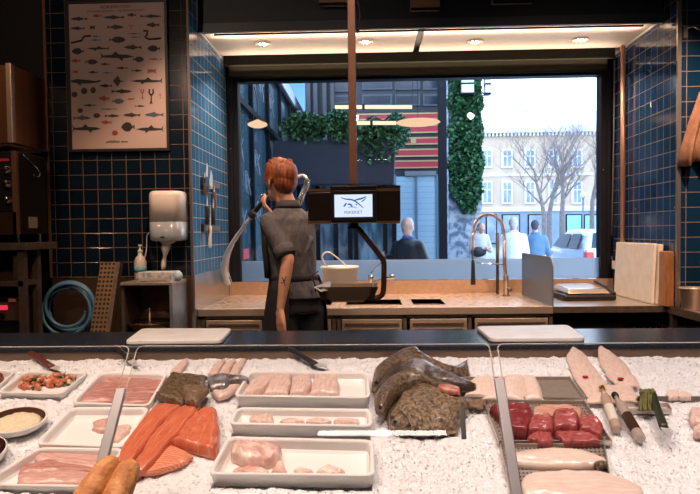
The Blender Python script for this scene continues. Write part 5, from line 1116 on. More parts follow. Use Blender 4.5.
for s_ in range(90):
    a = rj.uniform(0, 6.28); q = rj.random()**.5; t0 = rj.uniform(0, .75); i0, i1 = int(t0*39), min(39, int((t0+rj.uniform(.12, .3))*39))
    pts = [jet0[i]+V((math.cos(a)*.7, .3, math.sin(a)))*(.008+.055*(i/39)**1.2)*q for i in range(i0, i1+1)]
    if len(pts) > 2: wj.tube(pts, rj.uniform(.0012, .003), 4)
o = wj.build('water_spray', wm, None, smooth=True, kind='stuff'); tag(o, 'white jet of water spraying down towards the blue side wall', 'water')
# ------------------------------------------------------------------ street
ZG = -.15
struct('street_ground', MB().box(-30, 60, 5.65, 90, ZG-.2, ZG), mat('asphalt', (.30, .31, .33), (.38, .39, .41), 6, .8))
struct('pavement', MB().box(-12, 14, 5.66, 12.5, ZG, ZG+.012), mat('paving', (.70, .72, .75), (.78, .80, .82), 3, .7))
# glazed shop facade on the left side of the passage
XF = -1.30
fc = thing('glazed_facade', (XF, 9, ZG), 'dark blue glazed shopfront with white script running away on the left', 'shopfront')
MB().box(XF-.06, XF-.03, 5.75, 16, ZG, 3.57).build('glass', mat('facade_glass', (.07, .15, .21), rough=.08, coat=1), fc)
mu = MB()
for y in (6.0, 7.15, 8.3, 9.45, 10.6, 11.75, 12.9, 14.05, 15.2): mu.box(XF-.03, XF+.02, y-.03, y+.03, ZG, 3.57)
for z_ in (.3, 2.745, 3.54): mu.box(XF-.03, XF+.025, 5.75, 16, z_-.03, z_+.03)
mu.build('mullions', frame_m, fc)
sc = MB(); rs_ = random.Random(4)
for (y0, z0_) in ((6.5, 3.15), (6.85, 3.2), (7.4, 3.1), (7.9, 3.15), (6.5, 2.25), (6.9, 1.9), (6.6, 1.5), (7.5, 2.2), (7.6, 1.6), (8.7, 3.1)):
    for j in range(3):
        pts = [(XF-.022, y0+.16*math.sin(t*.8+j)*(1+.3*rs_.random())+.03*t, z0_+.10*math.cos(t*1.3+j*2)+.04*j) for t in range(7)]
        sc.tube(smooth_line(pts, 30), .0045, 4)
sc.build('white_script', mat('script_white', (.22, .27, .33), rough=.6), fc)
MB().box(XF-.7, XF+.05, 5.75, 16, 3.57, 3.75).build('cornice', mat('cornice_pale', (.55, .62, .70), rough=.6), fc)
# building with red panels
YB = 11.0
bd = thing('corner_building', (0, YB, ZG), 'dark fronted building with red sign panels and a pale blue shutter across the passage', 'building')
dkf = mat('dark_stone_front', (.016, .02, .03), (.025, .03, .042), 3, .5)
xl_, xr_ = P(306, 150, YB).x, P(446, 150, YB).x
MB().box(xl_, xr_, YB, YB+3, ZG, 6.5).build('wall', dkf, bd)
red = mat('red_panel', (.42, .02, .05), rough=.45); gold = mat('gold_trim', (.42, .34, .16), rough=.4, metal=.5)
for y0, y1 in ((113, 120), (125, 133.5), (137.5, 145), (149, 157), (160.5, 168.5)):
    a, b = P(356, y1, YB-.03), P(442, y0, YB-.03); p_ = MB().box(a.x, b.x, YB-.03, YB, a.z, b.z).build('red_panel', red, bd)
    mb = MB(); g_w = .012
    for zz_ in (a.z, b.z): mb.box(a.x, b.x, YB-.036, YB-.028, zz_-g_w, zz_+g_w)
    for xx_ in (a.x, b.x): mb.box(xx_-g_w, xx_+g_w, YB-.036, YB-.028, a.z, b.z)
    mb.build('gold_border', gold, p_)
a, b = P(411, 143.5, YB-.04), P(416, 137.5, YB-.04); MB().box(a.x, b.x, YB-.045, YB-.03, a.z, b.z).build('gold_emblem', gold, bd)
dkw = mat('dark_window_glass', (.012, .02, .035), (.03, .04, .06), 2, .2)
for px0, px1, y0, y1 in ((330, 352, 78, 92), (330, 352, 95, 104), (362, 392, 78, 90), (395, 420, 78, 90), (423, 440, 76, 90), (362, 392, 94, 106), (395, 420, 94, 106), (423, 440, 94, 106)):
    a, b = P(px0, y1, YB-.02), P(px1, y0, YB-.02); w_ = MB().box(a.x, b.x, YB-.03, YB, a.z, b.z).build('window', mat('window_frame_grey', (.05, .07, .11), rough=.5), bd)
    MB().box(a.x+.03, b.x-.03, YB-.035, YB-.028, a.z+.03, b.z-.03).build('pane', dkw, w_)
a, b = P(394, 262, YB-.05), P(437, 176, YB-.05)
shu = MB().box(a.x, b.x, YB-.04, YB, ZG, b.z).build('roller_shutter', tile_mat('pale_blue_shutter', 'X', (0, 0), c=((.26, .40, .50), (.29, .43, .53)), rough=.4, grout=(.14, .22, .30), tw=30, th=.095), bd)
for px in (395, 416, 437): x_ = P(px, 200, YB).x; MB().box(x_-.02, x_+.02, YB-.06, YB-.03, ZG, b.z+.03).build('shutter_guide', mat('shutter_guide', (.10, .16, .22), rough=.5), shu)
a, b = P(405, 176, YB-.05), P(436, 171, YB-.05); MB().box(a.x, b.x, YB-.08, YB, a.z, b.z).build('shutter_box', mat('grey_box', (.16, .17, .19), rough=.5), bd)
for px in (309, 316, 325, 333): x_ = P(px, 100, YB).x; MB().box(x_-.035, x_+.035, YB-.12, YB, 2.6, 6.5).build('pilaster', mat('pilaster_grey', (.045, .05, .065), rough=.5), bd)
# dark steel post, ivy column with painted base
x_ = P(442.5, 150, 10.5).x
single('steel_column', MB().box(x_-.07, x_+.06, 10.42, 10.55, ZG, 5.5), frame_m, 'tall black steel column left of the green ivy', 'column')
a, b = P(449, 200, 15).x, P(482, 200, 15).x
single('painted_pillar', MB().box(a, b, 15.02, 16, ZG, 6.6), mat('graffiti_wall', (.10, .15, .24), (.42, .48, .55), 7, .6, detail=8, ramp=(.42, .6)), 'graffiti painted blue grey pillar carrying the green ivy', 'pillar')
leaf = mat('ivy_leaf', (.015, .075, .035), (.05, .16, .06), 9, .45)
leaf2 = mat('planter_leaf', (.03, .09, .035), (.09, .18, .06), 12, .45)
def leaves(mb, n, samp, s0, s1, seed):
    r = random.Random(seed)
    for k in range(n):
        p = samp(r); s = r.uniform(s0, s1); R = Matrix.Rotation(r.uniform(0, 6.28), 3, 'Z') @ Matrix.Rotation(r.uniform(.3, 1.5), 3, 'X') @ Matrix.Rotation(r.uniform(0, 6.28), 3, 'Z')
        mb.add([p+R @ V(q) for q in ((0, -s, 0), (s*.7, -s*.2, s*.15), (s*.35, s*.5, 0), (0, s, -s*.1), (-s*.35, s*.5, 0), (-s*.7, -s*.2, s*.15))], [(0, 1, 2, 3), (0, 3, 4, 5)])
    return mb
zi0, zi1 = P(460, 213, 14.9).z, 6.5
def ivy_s(r):
    zz_ = r.uniform(zi0, zi1); t = min(1, (zz_-zi0)/.6); m_ = (a+b)/2+.08*(1-t); w_ = (b-a)/2*(.35+.65*t)+.03*math.sin(zz_*9)
    return V((m_+r.uniform(-1, 1)*w_, 14.99-r.random()**2*.24, zz_))
o = leaves(MB(), 9000, ivy_s, .035, .075, 1).build('ivy', leaf, None, kind='stuff'); tag(o, 'dense green ivy climbing the pillar outside the window', 'ivy')
wlm = emis('wall_lamp_glow', (.75, .88, 1), 1.0)
for px0, px1, y0, y1, lab in ((462, 474, 74, 94, 'white box wall lamp with dark bars in front of the ivy'), (485.5, 491, 75, 94, 'white box lamp at the right edge of the ivy column')):
    p0, p1 = P(px0, y1, 14.6), P(px1, y0, 14.6); t = thing('wall_lamp', (p0.x, 14.65, p0.z), lab, 'wall lamp')
    MB().box(p0.x, p1.x, 14.61, 14.8, p0.z+.03, p1.z).build('shade', mat('lamp_white', (.75, .82, .88), rough=.5), t)
    for zz_ in (p0.z, (p0.z+p1.z)/2, ): MB().box(p0.x-.01, p1.x+.01, 14.6, 14.82, zz_, zz_+.035).build('band', frame_m, t)
# raised planter with hanging plants over a glazed porch
YPn = 8.5
p0, p1 = P(268, 185, YPn), P(396, 139, YPn); p0.x = max(p0.x, XF+.04)
single('raised_planter', MB().hexa([(p0.x, YPn, p0.z), (p1.x-.03, YPn, p0.z), (p1.x-.03, YPn+.7, p0.z), (p0.x, YPn+.7, p0.z), (p0.x, YPn-.02, p1.z), (p1.x, YPn-.02, p1.z), (p1.x, YPn+.72, p1.z), (p0.x, YPn+.72, p1.z)]), mat('planter_blue_grey', (.035, .038, .055), (.045, .05, .07), 2, .5), 'large blue grey planter box raised above the entrance outside', 'planter', bevel=.01)
def plant(name, lab, px0, px1, pt, pb, n, seed, drop=.0, ball=False):
    A0, A1 = P(px0, pb, YPn), P(px1, pt, YPn); c = (A0+A1)/2; w_, h_ = (A1.x-A0.x)/2, (A1.z-A0.z)/2
    def s(r):
        while True:
            q = V((r.uniform(-1, 1), r.uniform(-1, 1), r.uniform(-1, 1)))
            if .55 < q.length < 1: break
        p = V((c.x+q.x*w_, YPn+.2+q.y*.3, c.z+q.z*h_))
        if drop and r.random() < .3: p.z -= r.random()**1.5*drop; p.y = YPn-.06+r.uniform(-.05, .03); p.x = c.x+round(q.x*4)/4*w_+.03*r.uniform(-1, 1)
        return p
    o = leaves(MB(), n, s, .014 if ball else .02, .028 if ball else .045, seed).build(name, leaf if ball else leaf2, None, kind='stuff'); return tag(o, lab, 'plant')
plant('trailing_plant', 'loose trailing green plant at the left end of the raised planter', 280, 332, 110, 138, 1500, 2, .10)
plant('trailing_plant', 'loose green foliage in the middle of the raised planter', 325, 356, 114, 138, 1100, 3, .12)
plant('trailing_plant', 'bright trailing vine spilling over the right end of the planter', 356, 398, 118, 141, 1000, 4, .35)
plant('clipped_bush', 'rounded dark bush on the raised planter left of the pole', 324, 350, 106, 128, 1800, 5, 0, True)
plant('clipped_bush', 'rounded green bush on the planter just right of the pole', 362, 384, 114, 138, 1800, 6, 0, True)
plant('clipped_bush', 'largest rounded green bush at the right end of the planter', 382, 411, 110, 148, 2600, 7, 0, True)
pw = thing('glazed_porch', ((p0.x+p1.x)/2, YPn+.3, ZG), 'pale blue glazed porch with dark mullions beneath the raised planter', 'porch')
MB().box(p0.x, p1.x-.05, YPn+.35, YPn+.38, ZG, p0.z).build('glass', mat('porch_glass', (.20, .36, .46), (.07, .13, .19), 5, .1, coat=1, stretch=(3, 1, .6), ramp=(.4, .6)), pw)
mu = MB()
for px in (275, 300, 308, 318, 336, 350, 356, 385, 394): x_ = P(px, 220, YPn+.35).x; mu.box(x_-.03, x_+.03, YPn+.30, YPn+.35, ZG, p0.z)
mu.build('mullions', frame_m, pw)
a, b = P(239.5, 258, 6.9), P(246, 249, 6.9)
single('red_notice', MB().box(XF-.028, XF-.0, 6.55, 6.85, P(241, 259, 6.7).z, P(241, 249, 6.7).z), mat('notice_red', (.6, .05, .08), rough=.5), 'small red notice on the glazed shopfront behind the worker', 'sign')
# glowing shapes added outside for indoor lamps mirrored in the window pane
struct('trim_8', MB().box(-1.4, 3.0, 6.2, 7.7, 4.3, 4.45), frame_m)  # unseen beam added to carry their cords
tube_e = emis('tube_reflection_glow', (1, .72, .45), 1.6); disc_e = emis('disc_reflection_glow', (1, .62, .36), 1.15)
def tube_refl(px0, px1, py, lab):
    a, b = P(px0, py, 7.5), P(px1, py, 7.5); t = thing('tube_reflection', (a+b)/2, lab, 'window reflection', 'lamp reflections built outside the window')
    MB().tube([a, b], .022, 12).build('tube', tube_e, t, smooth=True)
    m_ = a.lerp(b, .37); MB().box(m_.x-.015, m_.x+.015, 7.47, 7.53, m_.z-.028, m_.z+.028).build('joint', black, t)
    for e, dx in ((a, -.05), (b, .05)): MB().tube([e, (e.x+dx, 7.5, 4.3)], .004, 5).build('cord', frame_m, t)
tube_refl(335, 412, 107, 'long warm tube standing in for a window reflection, the upper one'); tube_refl(357, 396, 123, 'shorter warm tube standing in for a window reflection, below the long one')
for px, py, rx, lab in ((418, 122.5, 22, 'flat glowing oval standing in for a window reflection, in front of the red panels'), (257.5, 124.5, 10, 'small flat glowing oval standing in for a reflection near the left end of the window')):
    Yd = 7.5 if px > 300 else 6.4; c = P(px, py, Yd); t = thing('disc_reflection', c, lab, 'window reflection', 'lamp reflections built outside the window'); R_ = rx/640*Yd
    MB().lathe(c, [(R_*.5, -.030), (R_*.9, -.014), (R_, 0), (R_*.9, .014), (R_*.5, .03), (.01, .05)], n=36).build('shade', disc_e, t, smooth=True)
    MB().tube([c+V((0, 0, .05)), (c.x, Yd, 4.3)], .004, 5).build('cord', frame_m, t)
# far yellow building
YY = 60
yb = thing('yellow_building', (20, YY, ZG), 'pale yellow town building with white framed windows across the square', 'building')
zc_, zr_ = P(540, 133, YY).z, P(540, 112, YY).z; zg_ = P(540, 208, YY).z
MB().box(4, 36, YY, YY+10, zg_, zc_).build('wall', mat('yellow_render', (.52, .41, .31), (.58, .47, .36), .6, .9), yb)
MB().box(4, 36, YY-.1, YY+10, ZG, zg_-.25).build('ground_floor', mat('blue_grey_render', (.20, .28, .38), (.25, .33, .43), .8, .8), yb)
MB().box(3.8, 36.2, YY-.25, YY+10, zg_-.3, zg_+.1).build('string_course', mat('white_render', (.66, .68, .72), rough=.8), yb)
MB().box(3.7, 36.3, YY-.6, YY+10, zc_, zc_+.55).build('cornice', MATS['white_render'], yb)
MB().box(4, 36, YY-.12, YY, P(540, 174.5, YY).z-.12, P(540, 174.5, YY).z+.12).build('sill_band', MATS['white_render'], yb)
dn = MB()
for k in range(95): dn.box(3.9+k*.34, 4.06+k*.34, YY-.45, YY-.1, zc_-.28, zc_)
dn.build('dentils', MATS['white_render'], yb)
MB().hexa([(3.7, YY-.4, zc_+.55), (36.3, YY-.4, zc_+.55), (36.3, YY+10, zc_+.55), (3.7, YY+10, zc_+.55), (4.5, YY+3.5, zr_+.6), (35.5, YY+3.5, zr_+.6), (35.5, YY+6, zr_+.6), (4.5, YY+6, zr_+.6)]).build('roof', mat('snowy_roof', (.80, .83, .88), rough=.7), yb)
wg = mat('far_window_glass', (.14, .20, .28), (.26, .34, .42), 1.5, .15)
for px in (487, 507, 530, 553.5, 577, 601, 625, 461, 438):
    for y0, y1 in ((149, 168), (181, 204)):
        p0, p1 = P(px-5.4, y1, YY-.1), P(px+5.4, y0, YY-.1)
        w_ = MB().box(p0.x, p1.x, YY-.2, YY, p0.z, p1.z).build('window', MATS['white_render'], yb)
        m_ = MB(); xm = (p0.x+p1.x)/2; zm_ = p0.z+(p1.z-p0.z)*.62
        for q in ((p0.x+.16, xm-.05, p0.z+.15, zm_-.05), (xm+.05, p1.x-.16, p0.z+.15, zm_-.05), (p0.x+.16, xm-.05, zm_+.05, p1.z-.15), (xm+.05, p1.x-.16, zm_+.05, p1.z-.15)): m_.box(q[0], q[1], YY-.22, YY-.19, q[2], q[3])
        m_.build('pane', wg, w_)
for px0, px1, m_ in ((486, 497, wg), (502, 520, wg), (528, 546, wg), (566, 582, mat('teal_shop', (.22, .52, .52), rough=.4)), (584, 612, MATS['teal_shop'])):
    p0, p1 = P(px0, 244, YY-.2), P(px1, 214, YY-.2); w_ = MB().box(p0.x, p1.x, YY-.2, YY-.1, p0.z, p1.z).build('shop_window', frame_m, yb)
    MB().box(p0.x+.1, p1.x-.1, YY-.25, YY-.19, p0.z+.1, p1.z-.1).build('pane', m_, w_)
gb_ = thing('gabled_roofs', (P(513, 118, 80).x, 80, 9), 'distant pinkish gabled roofs behind the yellow building', 'roof')
for px0, px1, pt in ((502, 518, 113.5), (516, 528, 114.5)):
    p0, p1, pm = P(px0, 119, 80), P(px1, 119, 80), P((px0+px1)/2, pt, 80)
    MB().prism([(p0.x, 80, ZG), (p1.x, 80, ZG), p1, pm, p0], (0, 6, 0)).build('gable', mat('pink_roof', (.62, .36, .36), rough=.8), gb_)
p0, p1 = P(525, 119, 80), P(527.5, 110, 80); MB().box(p0.x, p1.x, 80, 81, ZG, p1.z).build('chimney', mat('blue_grey_chimney', (.35, .42, .52), rough=.8), gb_)
# flat blue box added far down the passage in place of a sky strip
single('blue_sky_block', MB().box(-9, -.6, 30, 34, ZG, 13), mat('blue_sky_colour', (.08, .20, .42), (.12, .28, .52), .5, .6), 'flat bright blue block standing in for sky far down the passage', 'building')
single('background_block', MB().box(-4, 1.2, 34, 44, ZG, 7.5), mat('pale_block', (.45, .50, .56), (.52, .57, .62), .5, .8), 'pale grey block far behind the passage buildings', 'building')
# bare trees
bark = mat('bare_bark', (.16, .13, .13), (.24, .20, .19), 10, .9)
def tree(px, pyb, pyt, Y, r0, seed, lab):
    r = random.Random(seed); base = P(px, pyb, Y); base.z = ZG; top = P(px, pyt, Y).z; mb = MB(); H = top-ZG
    def br(p, d, L, rad, lev):
        pts = [p]; q = p; dd = d; n = 4
        for i in range(n):
            dd = (dd+V((r.uniform(-1, 1), r.uniform(-1, 1), r.uniform(-.3, .8)))*.16).normalized(); q = q+dd*L/n; pts.append(q)
            if lev < 4 and i >= (1 if lev else 0):
                for _ in range(2 if lev < 3 else 1):
                    a = r.uniform(0, 6.28); sd = V((math.cos(a), math.sin(a)*.8, r.uniform(.25, .9))).normalized(); br(q, (dd*.55+sd).normalized(), L*r.uniform(.5, .74), rad*.48*(1-.12*i), lev+1)
        mb.tube(pts, [rad*(1-.15*i) for i in range(len(pts))], 6 if lev < 2 else 3)
    tr0 = base+V((0, 0, H*.36)); mb.tube([base, tr0], [r0*1.15, r0], 8)
    br(tr0, V((0, 0, 1)), H*.36, r0, 0)
    return single('bare_tree', mb, bark, lab, 'tree', 'bare street trees')
tree(544, 240, 132, 28, .10, 21, 'bare tree with a thin trunk just behind the blue jacketed person'); tree(549.5, 240, 122, 29, .11, 22, 'bare tree with a dark trunk, second from the left of the group')
tree(562, 240, 124, 31, .12, 23, 'bare tree with wide crown in the middle of the far window'); tree(592, 240, 128, 33, .12, 24, 'bare tree nearest the right window frame')
a = P(583, 240, 24); t = thing('street_lamp', (a.x, 24, ZG), 'slim street lamp pole near the right window frame', 'street lamp')
zl = P(583, 198, 24).z; MB().tube([(a.x, 24, ZG), (a.x, 24, zl)], .035, 8).build('pole', mat('lamp_pole', (.12, .17, .22), rough=.5), t, smooth=True)
MB().lathe((a.x, 24, zl), [(.05, 0), (.12, .04), (.10, .16), (.03, .22)], n=14).build('lantern', mat('lantern', (.5, .6, .7), rough=.4), t, smooth=True)
# car
def car():
    x0_, y0_ = 4.62, 14.0; W, L_ = 1.75, 4.1
    t = thing('car', (x0_+W/2, y0_+L_/2, ZG), 'silver hatchback car parked outside near the right window frame', 'car')
    paint = mat('car_silver', (.62, .65, .70), rough=.25, metal=.4, coat=.8)
    def ring(y, zl_, zh_, wb, wt_, bl_=.03): # cross section
        c = x0_+W/2; return [V((c-wb, y, zl_)), V((c-(wb+wt_)/2-bl_, y, (zl_+zh_)/2)), V((c-wt_, y, zh_)), V((c+wt_, y, zh_)), V((c+(wb+wt_)/2+bl_, y, (zl_+zh_)/2)), V((c+wb, y, zl_))]
    g = ZG
    MB().loft([ring(y0_, g+.35, g+.90, .78, .72), ring(y0_+.08, g+.25, g+1.12, .84, .78), ring(y0_+.9, g+.22, g+1.12, .86, .82), ring(y0_+2.6, g+.22, g+1.04, .86, .82), ring(y0_+3.7, g+.24, g+.84, .84, .74), ring(y0_+4.05, g+.32, g+.62, .70, .62)]).build('body', paint, t, bevel=.03)
    MB().loft([ring(y0_+.12, g+1.05, g+1.15, .80, .76), ring(y0_+.42, g+1.06, g+1.50, .80, .62), ring(y0_+1.0, g+1.06, g+1.56, .80, .62), ring(y0_+1.9, g+1.06, g+1.54, .80, .62), ring(y0_+3.0, g+.98, g+1.06, .78, .70)]).build('cabin', paint, t, bevel=.03)
    gm = mat('car_glass', (.04, .06, .08), rough=.3, spec=.2)
    c = x0_+W/2
    for s in (-1, 1):
        for ya_, yb_ in ((.55, 1.22), (1.3, 2.15)):
            w_ = [V((c+s*.80, y0_+ya_, g+1.13)), V((c+s*.80, y0_+yb_+.3*(ya_ > 1), g+1.13)), V((c+s*.67, y0_+yb_-.02, g+1.45)), V((c+s*.67, y0_+ya_+.05, g+1.45))]
            MB().prism([q+V((s*.03, 0, 0)) for q in w_], (s*.012, 0, 0)).build('side_window', gm, t)
    MB().prism([(c-.66, y0_+.13, g+1.14), (c+.66, y0_+.13, g+1.14), (c+.54, y0_+.37, g+1.46), (c-.54, y0_+.37, g+1.46)], (0, -.03, .01)).build('rear_window', gm, t)
    MB().prism([(c-.68, y0_+2.95, g+1.09), (c+.68, y0_+2.95, g+1.09), (c+.54, y0_+1.98, g+1.51), (c-.54, y0_+1.98, g+1.51)], (0, .03, .02)).build('windscreen', gm, t)
    for s in (-1, 1): MB().box(c+s*.74-.09, c+s*.74+.09, y0_-.03, y0_+.15, g+.82, g+1.06).build('tail_light', mat('tail_red', (.65, .04, .06), rough=.2), t, bevel=.02)
    MB().box(c-.26, c+.26, y0_-.025, y0_+.02, g+.74, g+.86).build('number_plate', mat('plate_white', (.8, .82, .85), rough=.4), t)
    for s in (-1, 1):
        for yy in (.75, 3.25):
            w_ = MB().lathe((c+s*.72, y0_+yy, g+.31), [(.24, 0), (.31, .02), (.31, .17), (.24, .19)], (s, 0, 0), 26).build('wheel', black, t, smooth=True); MB().lathe((c+s*.90, y0_+yy, g+.31), [(.2, 0), (.19, .015), (.03, .02)], (s, 0, 0), 20).build('hub_cap', steel, w_, smooth=True)
    MB().box(c-.80, c+.80, y0_-.05, y0_+.10, g+.34, g+.50).build('rear_bumper', paint, t, bevel=.03)
    for s in (-1, 1): MB().ell((c+s*.95, y0_+2.35, g+.98), (.10, .06, .07)).build('wing_mirror', paint, t, smooth=True)
car()
# pedestrians
def pedestrian(px, pyt, Y, H, fx, fy, label, jack, trou, hairm, arms, stoop=0, hair_s=1.0, extra=None, stride=.12):
    f, l, u = basis(fx, fy); tp = P(px, pyt, Y); s = (tp.z-ZG+stoop*.12)/1.8; x, y = tp.x, Y; g = V((x, y, ZG))
    pt = lambda a, b, c: g+l*a*s+f*b*s+u*c*s     # left, forward, up in body units
    t = thing('person', g, label, 'person')
    hc = pt(0, .02+stoop*.22, 1.665-stoop*.12); b = MB(); head_(b, hc, (f-u*stoop*.6).normalized(), l, (u+f*stoop*.6).normalized(), s*1.0)
    b.seg(hc-u*.06*s, .055*s, pt(0, stoop*.1, 1.46), .058*s, 12)
    tor = [(1.50, .07, .06, stoop*.12), (1.45, .15, .09, stoop*.10), (1.40, .18, .11, stoop*.08), (1.25, .17, .12, stoop*.05), (1.08, .145, .105, 0), (.95, .165, .12, 0), (.86, .16, .12, 0)]
    b.loft([ringe(pt(0, o_, z_), l, f, w_*s, d_*s) for z_, w_, d_, o_ in tor])
    for k, (el, ha) in zip((1, -1), arms):
        shp_ = pt(.175*k, stoop*.08, 1.405); e, h = pt(*el), pt(*ha)
        b.chain([(shp_, .05*s), (e, .038*s), (h, .025*s)]); hand(b, h, h-e, -l*k+f*.2, s, .3, 1)
    legs = []
    for k in (1, -1):
        hj = pt(.09*k, 0, .87); kn = pt(.095*k, .04+stride*k*.7, .48); an = pt(.09*k, stride*k, .09)
        b.chain([(hj, .085*s), (kn, .055*s), (an, .036*s)]); b.seg(an-u*.03*s, .033*s, an+f*.15*s-u*.05*s, .03*s, 8); legs.append((hj, kn, an))
    b.build('body', skin, t, remesh=.016, sm=2)
    face_parts(t, hc, f, l, u, s)
    h_ = MB(); Rr = Matrix((l, f, u)).transposed(); h_.ell(hc-f*.016*s+u*.030*s, (.083*s*hair_s, .094*s*hair_s, .094*s*hair_s), Rr); h_.ell(hc-f*.05*s-u*.02*s, (.07*s, .05*s, .07*s), Rr); h_.build('hair', hairm, t, remesh=.012, sm=1)
    j = MB(); j.loft([ringe(pt(0, o_, z_), l, f, (w_+.03)*s, (d_+.03)*s) for z_, w_, d_, o_ in tor[:-1]])
    for k, (el, ha) in zip((1, -1), arms):
        shp_ = pt(.175*k, stoop*.08, 1.405); e, h = pt(*el), pt(*ha); j.chain([(shp_, .075*s), (e, .06*s), (e.lerp(h, .88), .045*s)])
    j.build('jacket', jack, t, remesh=.018, sm=2)
    tr = MB(); tr.loft([ringe(pt(0, 0, .95), l, f, .17*s, .125*s), ringe(pt(0, 0, .84), l, f, .17*s, .13*s)])
    for hj, kn, an in legs: tr.chain([(hj, .095*s), (kn, .07*s), (an+u*.02, .055*s)])
    tr.build('trousers', trou, t, remesh=.02, sm=2)
    for hj, kn, an in legs: MB().chain([(an-u*.035*s-f*.03*s, .042*s), (an+f*.16*s-u*.05*s, .036*s)]).build('shoe', black, t, remesh=.014)
    MB().loft([ringe(pt(0, stoop*.12, 1.49), l, f, .10*s, .09*s), ringe(pt(0, stoop*.13, 1.535), l, f, .075*s, .07*s)]).build('collar', extra or jack, t, smooth=True)
    return t
leather = mat('black_leather', (.018, .02, .026), (.03, .032, .04), 20, .38, bump=.4, bscale=12)
pedestrian(408, 216, 8.3, 1.75, -.62, -.78, 'balding person in a black jacket walking left outside', leather, trm, mat('white_hair', (.55, .50, .50), rough=.7), [((.27, -.06, 1.12), (.26, .02, .90)), ((-.29, -.02, 1.21), (-.27, .18, 1.27))], hair_s=.93, extra=mat('blue_scarf', (.08, .16, .35), rough=.8))
pedestrian(478, 222, 14, 1.75, .35, -.9, 'person in a pale jacket looking down at a phone by the pillar', mat('pale_jacket', (.62, .60, .60), (.48, .50, .55), 6, .8), trm, mat('grey_cap', (.12, .13, .16), rough=.8), [((.24, .10, 1.12), (.05, .34, 1.16)), ((-.24, .10, 1.12), (-.05, .34, 1.16))], stoop=.5)
pedestrian(513.5, 216, 12, 1.75, .1, 1, 'person in a white coat standing outside with the back turned', mat('white_coat', (.80, .84, .90), rough=.8), mat('pale_trousers', (.55, .6, .68), rough=.8), mat('fair_hair', (.55, .52, .52), rough=.7), [((.24, .02, 1.13), (.22, .12, .90)), ((-.24, .02, 1.13), (-.22, .12, .90))])
pedestrian(535, 219, 12.8, 1.75, .25, 1, 'person in a blue jacket standing outside beside the car', mat('blue_jacket', (.10, .20, .33), (.14, .26, .40), 8, .8), mat('grey_jeans', (.12, .15, .22), rough=.8), mat('dark_hair', (.07, .07, .09), rough=.7), [((.25, .02, 1.13), (.23, .15, .92)), ((-.26, .05, 1.13), (-.27, .25, .98))])
for px, py, lab in ((478.5, 241, 'black bag held by the person in the pale jacket'), ):
    c = P(px, 252, 13.7); t = thing('shoulder_bag', c, lab, 'bag'); MB().ell(c, (.17, .09, .11)).build('bag_body', black, t, smooth=True); MB().tube(smooth_line([c+V((-.14, 0, .03)), c+V((-.13, -.05, .3)), c+V((-.02, 0, .52))], 8), .012, 6).build('strap', black, t, smooth=True)
# ------------------------------------------------------------------ light
w = bpy.data.worlds.new('world'); S.world = w; w.use_nodes = True; bg = w.node_tree.nodes['Background']
n_, k_ = w.node_tree.nodes, w.node_tree.links
tc = n_.new('ShaderNodeTexCoord'); sp_ = n_.new('ShaderNodeSeparateXYZ'); cr = n_.new('ShaderNodeValToRGB'); k_.new(tc.outputs['Generated'], sp_.inputs[0]); k_.new(sp_.outputs['Z'], cr.inputs[0])
cr.color_ramp.elements[0].color = (.92, .96, 1, 1); cr.color_ramp.elements[0].position = .0
cr.color_ramp.elements[1].color = (.45, .66, 1, 1); cr.color_ramp.elements[1].position = .75
k_.new(cr.outputs[0], bg.inputs[0]); bg.inputs[1].default_value = 4.6
def area(name, loc, rot, sx, sy, e, c, shadow=None):
    d = bpy.data.lights.new(name, 'AREA'); d.shape = 'RECTANGLE'; d.size = sx; d.size_y = sy; d.energy = e; d.color = c
    o = link(bpy.data.objects.new(name, d)); o.location = loc; o.rotation_euler = rot; return o
def spot(name, loc, aim, e, c, ang=80, blend=.6, r=.05):
    d = bpy.data.lights.new(name, 'SPOT'); d.energy = e; d.color = c; d.spot_size = math.radians(ang); d.spot_blend = blend; d.shadow_soft_size = r
    o = link(bpy.data.objects.new(name, d)); o.location = loc; o.rotation_euler = (V(aim)-V(loc)).to_track_quat('-Z', 'Y').to_euler(); return o
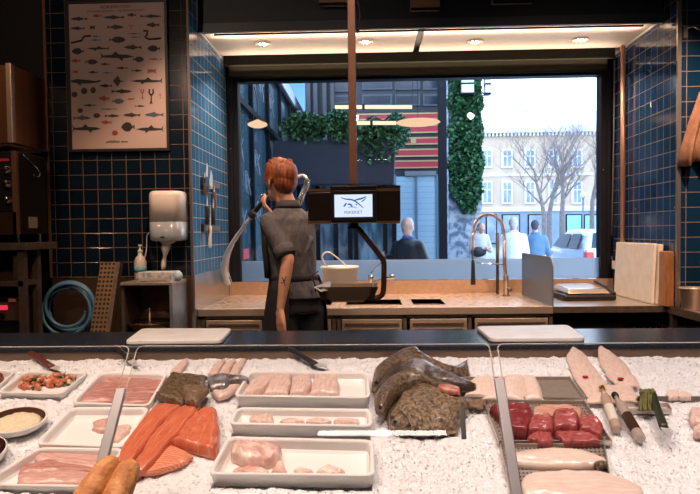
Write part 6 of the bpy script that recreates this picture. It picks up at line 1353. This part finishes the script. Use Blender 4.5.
for k in range(8):
    x_ = -2.1+.6*k; t = k/7
    spot('track_spot', (x_-.25, .85+.4*(k % 2), 2.9), (x_, 1.5, .80), 70, (1, .70+.12*t, .53+.25*t), 78)
area('soffit_fill_front', (.42, 4.75, ZS-.03), (math.radians(170), 0, 0), 3.1, .05, 8, (1, .74, .54))  # unseen fill light added to brighten the soffit
area('soffit_fill_back', (.42, 5.30, 2.735), (math.radians(195), 0, 0), 3.1, .05, 8, (1, .74, .54))  # second added fill, on top of the blind, to even out the soffit
spot('kitchen_spot', (-2.3, 3.3, 3.2), (-2.2, 4.0, .9), 22, (1, .5, .25), 70)
for x_ in (-.9, .5, 1.8): spot('counter_spot', (x_, 3.15, 3.2), (x_*.95, 4.6, .8), 150 if x_ < 1 else 230, (1, .60, .38), 80)
for x_, e_ in ((-1.9, 42), (-.2, 60), (1.6, 60)): spot('front_fill_spot', (x_, .9, 3.2), (x_*.9, 3.6, 1.5 if x_ > -1 else 2.0), e_*(1 if x_ > -1 else 1.5), (1, .68, .48), 60 if x_ > -1 else 78)  # added fill from the front, brightens scale pole, worker and boards
# tube lamp above the customers, mirrored in the front glass
tl_ = thing('counter_tube_lamp', (.05, .45, 2.6), 'tube lamp hanging above the front of the fish counter', 'lamp')
MB().tube([(-.24, .45, 2.6), (.33, .45, 2.6)], .011, 12).build('tube', emis('counter_tube', (1, .93, .86), 28), tl_, smooth=True)
MB().box(-.27, .36, .475, .485, 2.588, 2.66).build('added_baffle', black, tl_); MB().box(-.27, .36, .42, .485, 2.65, 2.66).build('added_baffle_top', black, tl_)  # unseen baffle added to keep the tube out of the window pane
for x_ in (-.2, .3): MB().tube([(x_, .45, 2.66), (x_, .45, 3.35)], .003, 5).build('cord', black, tl_)
S.view_settings.view_transform = 'Standard'; S.view_settings.look = 'None'; S.view_settings.gamma = 1; S.view_settings.use_curve_mapping = False
S.view_settings.exposure = 0
S.cycles.use_denoising = True
S.cycles.max_bounces = 8; S.cycles.transparent_max_bounces = 16; S.cycles.sample_clamp_indirect = 4; S.cycles.caustics_reflective = False; S.cycles.caustics_refractive = False
